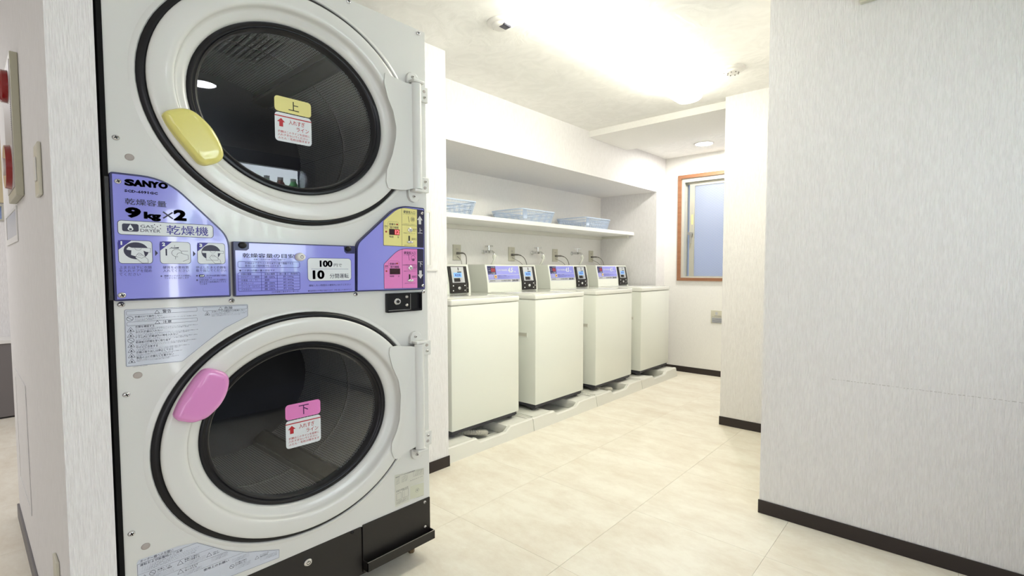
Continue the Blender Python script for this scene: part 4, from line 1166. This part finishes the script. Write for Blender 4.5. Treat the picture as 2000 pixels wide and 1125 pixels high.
# ------------------------------------------------------------------ alcove wall fittings
XW = -2.944
for i, yc in enumerate((2.624, 3.267, 3.902, 4.538)):
    nm = ['leftmost, next to the pier', 'second from the left', 'third from the left', 'rightmost, nearest the window wall'][i]
    t = thing('wall_outlet', 'cream wall outlet behind the washing machines, ' + nm, 'outlet', (XW, yc, 1.19), 'cream outlets on the alcove wall')
    MB().box(XW + .0003, XW + .007, yc - .041, yc + .041, 1.128, 1.250, .002).build('plate', M_cream, t)
    b = MB()
    for z in (1.215,): b.box(XW + .007, XW + .0078, yc - .008, yc - .006, z - .006, z + .006).box(XW + .007, XW + .0078, yc + .006, yc + .008, z - .006, z + .006)
    b.build('sockets', M_greyink, t)
    c = thing('power_cord', 'grey power cord and earth wire from the outlet ' + nm, 'cord', (XW + .03, yc, 1.18), 'power cords on the alcove wall')
    MB().box(XW + .0075, XW + .030, yc - .011, yc + .011, 1.172, 1.192, .003).build('plug', M_cord, c)
    ye = yc - .075 if i == 0 else yc + .07
    n = 14
    def bez(p0, p1, p2, p3):
        out = []
        for k_ in range(n + 1):
            s_ = k_ / n
            out.append(tuple((1 - s_) ** 3 * a + 3 * s_ * (1 - s_) ** 2 * b_ + 3 * s_ * s_ * (1 - s_) * c_ + s_ ** 3 * d_ for a, b_, c_, d_ in zip(p0, p1, p2, p3)))
        return out
    zl = .93 if i == 0 else 1.02
    q = bez((XW + .028, yc, 1.182), (XW + .12, yc + .02, 1.190), (XW + (.20 if i == 0 else .13), ye, 1.15), (XW + (.175 if i == 0 else .125), ye, zl))
    MB().tube(q, [.0075] * 3 + [.0050] * 2 + [.0034] * (n - 4), 8).build('cord', M_cord, c, smooth=60)
    q = bez((XW + .008, yc, 1.158), (XW + .05, yc + .005, 1.13), (XW + (.17 if i == 0 else .10), ye - .01, 1.13), (XW + (.155 if i == 0 else .11), ye - .012, zl))
    MB().tube(q, .0020, 6).build('earth_wire', M_cord, c, smooth=60)
    if i == 0: MB().box(XW + .150, XW + .184, ye - .022, ye + .012, 1.048, 1.056, .001).build('cable_tie', M_cord, c)
for i, yc in enumerate((2.915, 3.553, 4.183)):
    nm = ['leftmost, above the second machine', 'middle, above the third machine', 'rightmost, above the farthest machine'][i]
    z = 1.200 + .012 * i * .6
    t = thing('water_faucet', 'chrome water tap with a cream hose joint, ' + nm, 'faucet', (XW, yc, z), 'chrome taps on the alcove wall')
    b = MB().lathe([(.020, .0005), (.020, .006), (.012, .010), (.011, .055), (.014, .058), (.014, .082), (.010, .086), (.0095, .105), (.0002, .106)], yc, z, XW, n=24, zs=.9)
    b.build('body', M_chrome, t, smooth=50)
    MB().cyl((XW + .070, yc, z + .008), .0085, .018, 2, 16).cyl((XW + .070, yc, z + .026), .0055, .016, 2, 12).build('stem', M_chrome, t, smooth=50)
    MB().tube([(XW + .070 + .034 * math.cos(a_), yc + .034 * math.sin(a_), z + .044) for a_ in (PI * 1.22, PI * .22)], .0055, 8).cyl((XW + .070, yc, z + .038), .009, .012, 2, 12).build('cross_handle', M_chrome, t, smooth=50)
    pts = [(XW + .10 + .034 * math.sin(math.radians(a_)), yc, z - .034 + .034 * math.cos(math.radians(a_)) + .0) for a_ in range(0, 95, 12)]
    MB().tube(pts, [.010, .010, .0095, .009, .0085, .0085, .0085, .0085], 12).build('spout', M_chrome, t, smooth=60)
    q0 = pts[-1]
    MB().cyl((q0[0], yc, q0[2] + .006), .014, -.016, 2, 16, rb=.017).cyl((q0[0], yc, q0[2] - .010), .017, -.020, 2, 16, rb=.011).box(q0[0] - .02, q0[0] + .02, yc - .004, yc + .004, q0[2] - .024, q0[2] - .016).build('hose_joint', M_wash, t, smooth=50)
    MB().tube([(q0[0], yc, q0[2] - .030), (q0[0] - .006, yc - .004, q0[2] - .05), (q0[0] - .020, yc - .010, q0[2] - .075), (q0[0] - .034, yc - .014, 1.075), (q0[0] - .036, yc - .014, .98)], .0100, 10).build('supply_hose', M_wash, t, smooth=60)

# plate on the far wall
t = thing('wall_notice_plate', 'small pale notice plate with print low on the far wall', 'sign', (-1.74, 4.93, .585))
MB().box(-1.801, -1.665, 4.9245, 4.9295, .521, .648, .002).build('plate', M_cream, t)
b = MB().box(-1.790, -1.676, 4.9236, 4.9246, .527, .577).box(-1.757, -1.735, 4.9236, 4.9246, .605, .632)
b.build('printed_field', M_wlab, t)
b = MB()
for i in range(5): b.box(-1.786, -1.680 - .01 * (i % 2), 4.9230, 4.9237, .531 + i * .009, .5335 + i * .009)
b.box(-1.790, -1.676, 4.9236, 4.9246, .583, .585).box(-1.765, -1.700, 4.9236, 4.9246, .594, .597)
b.build('print_lines', M_greyink, t)['kind'] = 'stuff'

# access hatch on the pier, half hidden behind the dryer
t = thing('wall_hatch', 'white framed inspection hatch on the pier right of the dryer', 'hatch', (-2.011, 1.5, 1.2))
MB().prism([(1.36, 1.067), (1.622, 1.067), (1.622, 1.356), (1.36, 1.356)], 0, -2.0105, -2.008, holes=[[(1.372, 1.079), (1.610, 1.079), (1.610, 1.345), (1.372, 1.345)]]).build('frame', M_wpl, t)
MB().box(-2.0105, -2.0092, 1.374, 1.608, 1.081, 1.343).build('panel', M_shelf, t)
MB().box(-2.0105, -2.0040, 1.33, 1.657, 1.049, 1.056, .001).build('lower_ledge', M_wpl, t)

# ------------------------------------------------------------------ things on the partition at the left
YW = .137
t = thing('fire_alarm_box', 'cream fire alarm box with red lamp and red button on the left partition', 'alarm', (-2.16, YW, 1.47))
MB().box(-2.31, -2.017, .119, YW - .0005, 1.275, 1.680, .0025).build('housing', M_alarm, t)
MB().box(-2.300, -2.030, .1175, .119, 1.30, 1.66).build('front_plate', M_alarmp, t)
MB().cyl((-2.13, .1175, 1.605), .058, -.012, 1, 32, zs=.80).cyl((-2.13, .1055, 1.605), .058, -.012, 1, 32, rb=.046, zs=.80).build('red_lamp', M_redp, t, smooth=50)
MB().cyl((-2.15, .1175, 1.370), .078, -.013, 1, 32, rb=.074, zs=.86).build('red_button_ring', M_redp, t, smooth=50)
MB().cyl((-2.15, .1045, 1.370), .030, -.003, 1, 20, zs=.86).build('push_button', M_wpl, t, smooth=50)
b = MB()
for i in range(14): b.box(-2.036, -2.032, .1170, .1176, 1.46 + i * .006, 1.462 + i * .006)
b.build('sounder_slots', M_greyink, t)
t = thing('wall_switch', 'cream wall switch plate on the left partition beside the alarm box', 'switch', (-1.6, YW, 1.29))
MB().box(-1.640, -1.562, .1295, YW - .0005, 1.231, 1.352, .003).build('plate', M_cream, t)
MB().box(-1.615, -1.587, .1265, .1295, 1.265, 1.320, .002).build('rocker', M_wpl, t)
t = thing('notice_frame', 'white framed notice holder on the left partition below the alarm box', 'frame', (-2.56, YW, 1.21))
MB().prism([(-2.83, 1.155), (-2.305, 1.155), (-2.305, 1.272), (-2.83, 1.272)], 1, .1335, YW - .0005, holes=[[(-2.80, 1.176), (-2.80, 1.262), (-2.325, 1.262), (-2.325, 1.176)]]).build('frame', M_wpl, t)
MB().box(-2.80, -2.325, .1355, YW - .0005, 1.176, 1.262).build('insert', M_wlab, t)
t = thing('wall_hatch', 'flush square hatch frame low on the left partition', 'hatch', (-2.56, YW, .44))
MB().prism([(-2.795, .218), (-2.335, .218), (-2.335, .668), (-2.795, .668)], 1, .1345, YW - .0005, holes=[[(-2.765, .236), (-2.765, .640), (-2.360, .640), (-2.360, .236)]]).build('frame', M_wall, t)
MB().box(-2.763, -2.362, .1358, YW - .0005, .238, .638).build('panel', M_wall, t)
t = thing('wall_outlet', 'cream outlet plate at the foot of the left partition, cut by the picture bottom', 'outlet', (-1.62, YW, .30))
MB().box(-1.665, -1.600, .1300, YW - .0005, .235, .352, .002).build('plate', M_cream, t)

# ------------------------------------------------------------------ vending machine opposite the dryer (seen mirrored in its glass and panels)
v = thing('vending_machine', 'navy drinks vending machine with lit display, opposite the dryer', 'vending machine', (1.15, 1.37, 0))
MB().prism([(.86, .03), (1.88, .03), (1.88, 1.90), (.86, 1.90)], 0, .80, .84, holes=[rrect(.93, 1.815, 1.02, 1.806, .05)]).build('front_frame', M_vm, v)
MB().box(.842, 1.55, .862, 1.878, .031, 1.898).build('carcass', M_vmw, v) if False else None
MB().box(.98, 1.55, .862, 1.878, .031, 1.898).build('carcass', M_vm, v)
MB().box(.84, .98, .862, .90, .031, 1.898).box(.84, .98, 1.84, 1.878, .031, 1.898).box(.84, .98, .90, 1.84, .031, 1.0).box(.84, .98, .90, 1.84, 1.845, 1.898).build('inner_case', M_vmw, v)
MB().box(.970, .978, .92, 1.82, 1.03, 1.842).build('backlight', M_vml, v)
MB().box(.846, .862, .95, 1.79, 1.815, 1.835).build('display_fill', mat('vending_fill_glow', (.9, .95, 1), .4, emit=(.9, .95, 1), es=45.0), v)  # added glowing bar, hidden by the frame, brightens the bottle fronts
b = MB()
for z in (1.288, 1.596): b.box(.85, .965, .905, 1.835, z - .008, z)
b.build('display_shelf', M_vmw, v)
for r_, z in enumerate((1.012, 1.290, 1.598)):
    for k_ in range(9):
        y = .96 + k_ * .1
        bt = MB().cyl((.915, y, z), .036, .10, 2, 14).cyl((.915, y, z + .10), .036, .035, 2, 14, rb=.019).build('display_bottle', M_green if (k_ + r_) % 3 else M_brown, v, smooth=50)
        MB().cyl((.915, y, z + .135), .021, .022, 2, 12).build('cap', M_capw, bt, smooth=50)
b = MB()
for z in (1.258, 1.566):
    for k_ in range(9): b.box(.842, .850, .93 + k_ * .1, .99 + k_ * .1, z - .012, z + .012)
b.build('price_buttons', mat('vending_button', (.2, .3, .7), .4), v)
MB().box(.797, .80, 1.52, 1.82, .80, .95).build('coin_panel', M_silver, v)
MB().box(.797, .80, .95, 1.80, .20, .42).build('delivery_flap', M_blackp, v)
MB().box(.790, .7995, .868, .915, .41, 1.43, .002).build('light_strip', mat('vending_light_strip', (.9, .95, 1), .4, emit=(.9, .95, 1), es=16.0), v)
for y in (.90, 1.84):
    for x in (.86, 1.5): MB().cyl((x, y, .0005), .025, .031, 2, 12).build('foot', M_blackp, v)
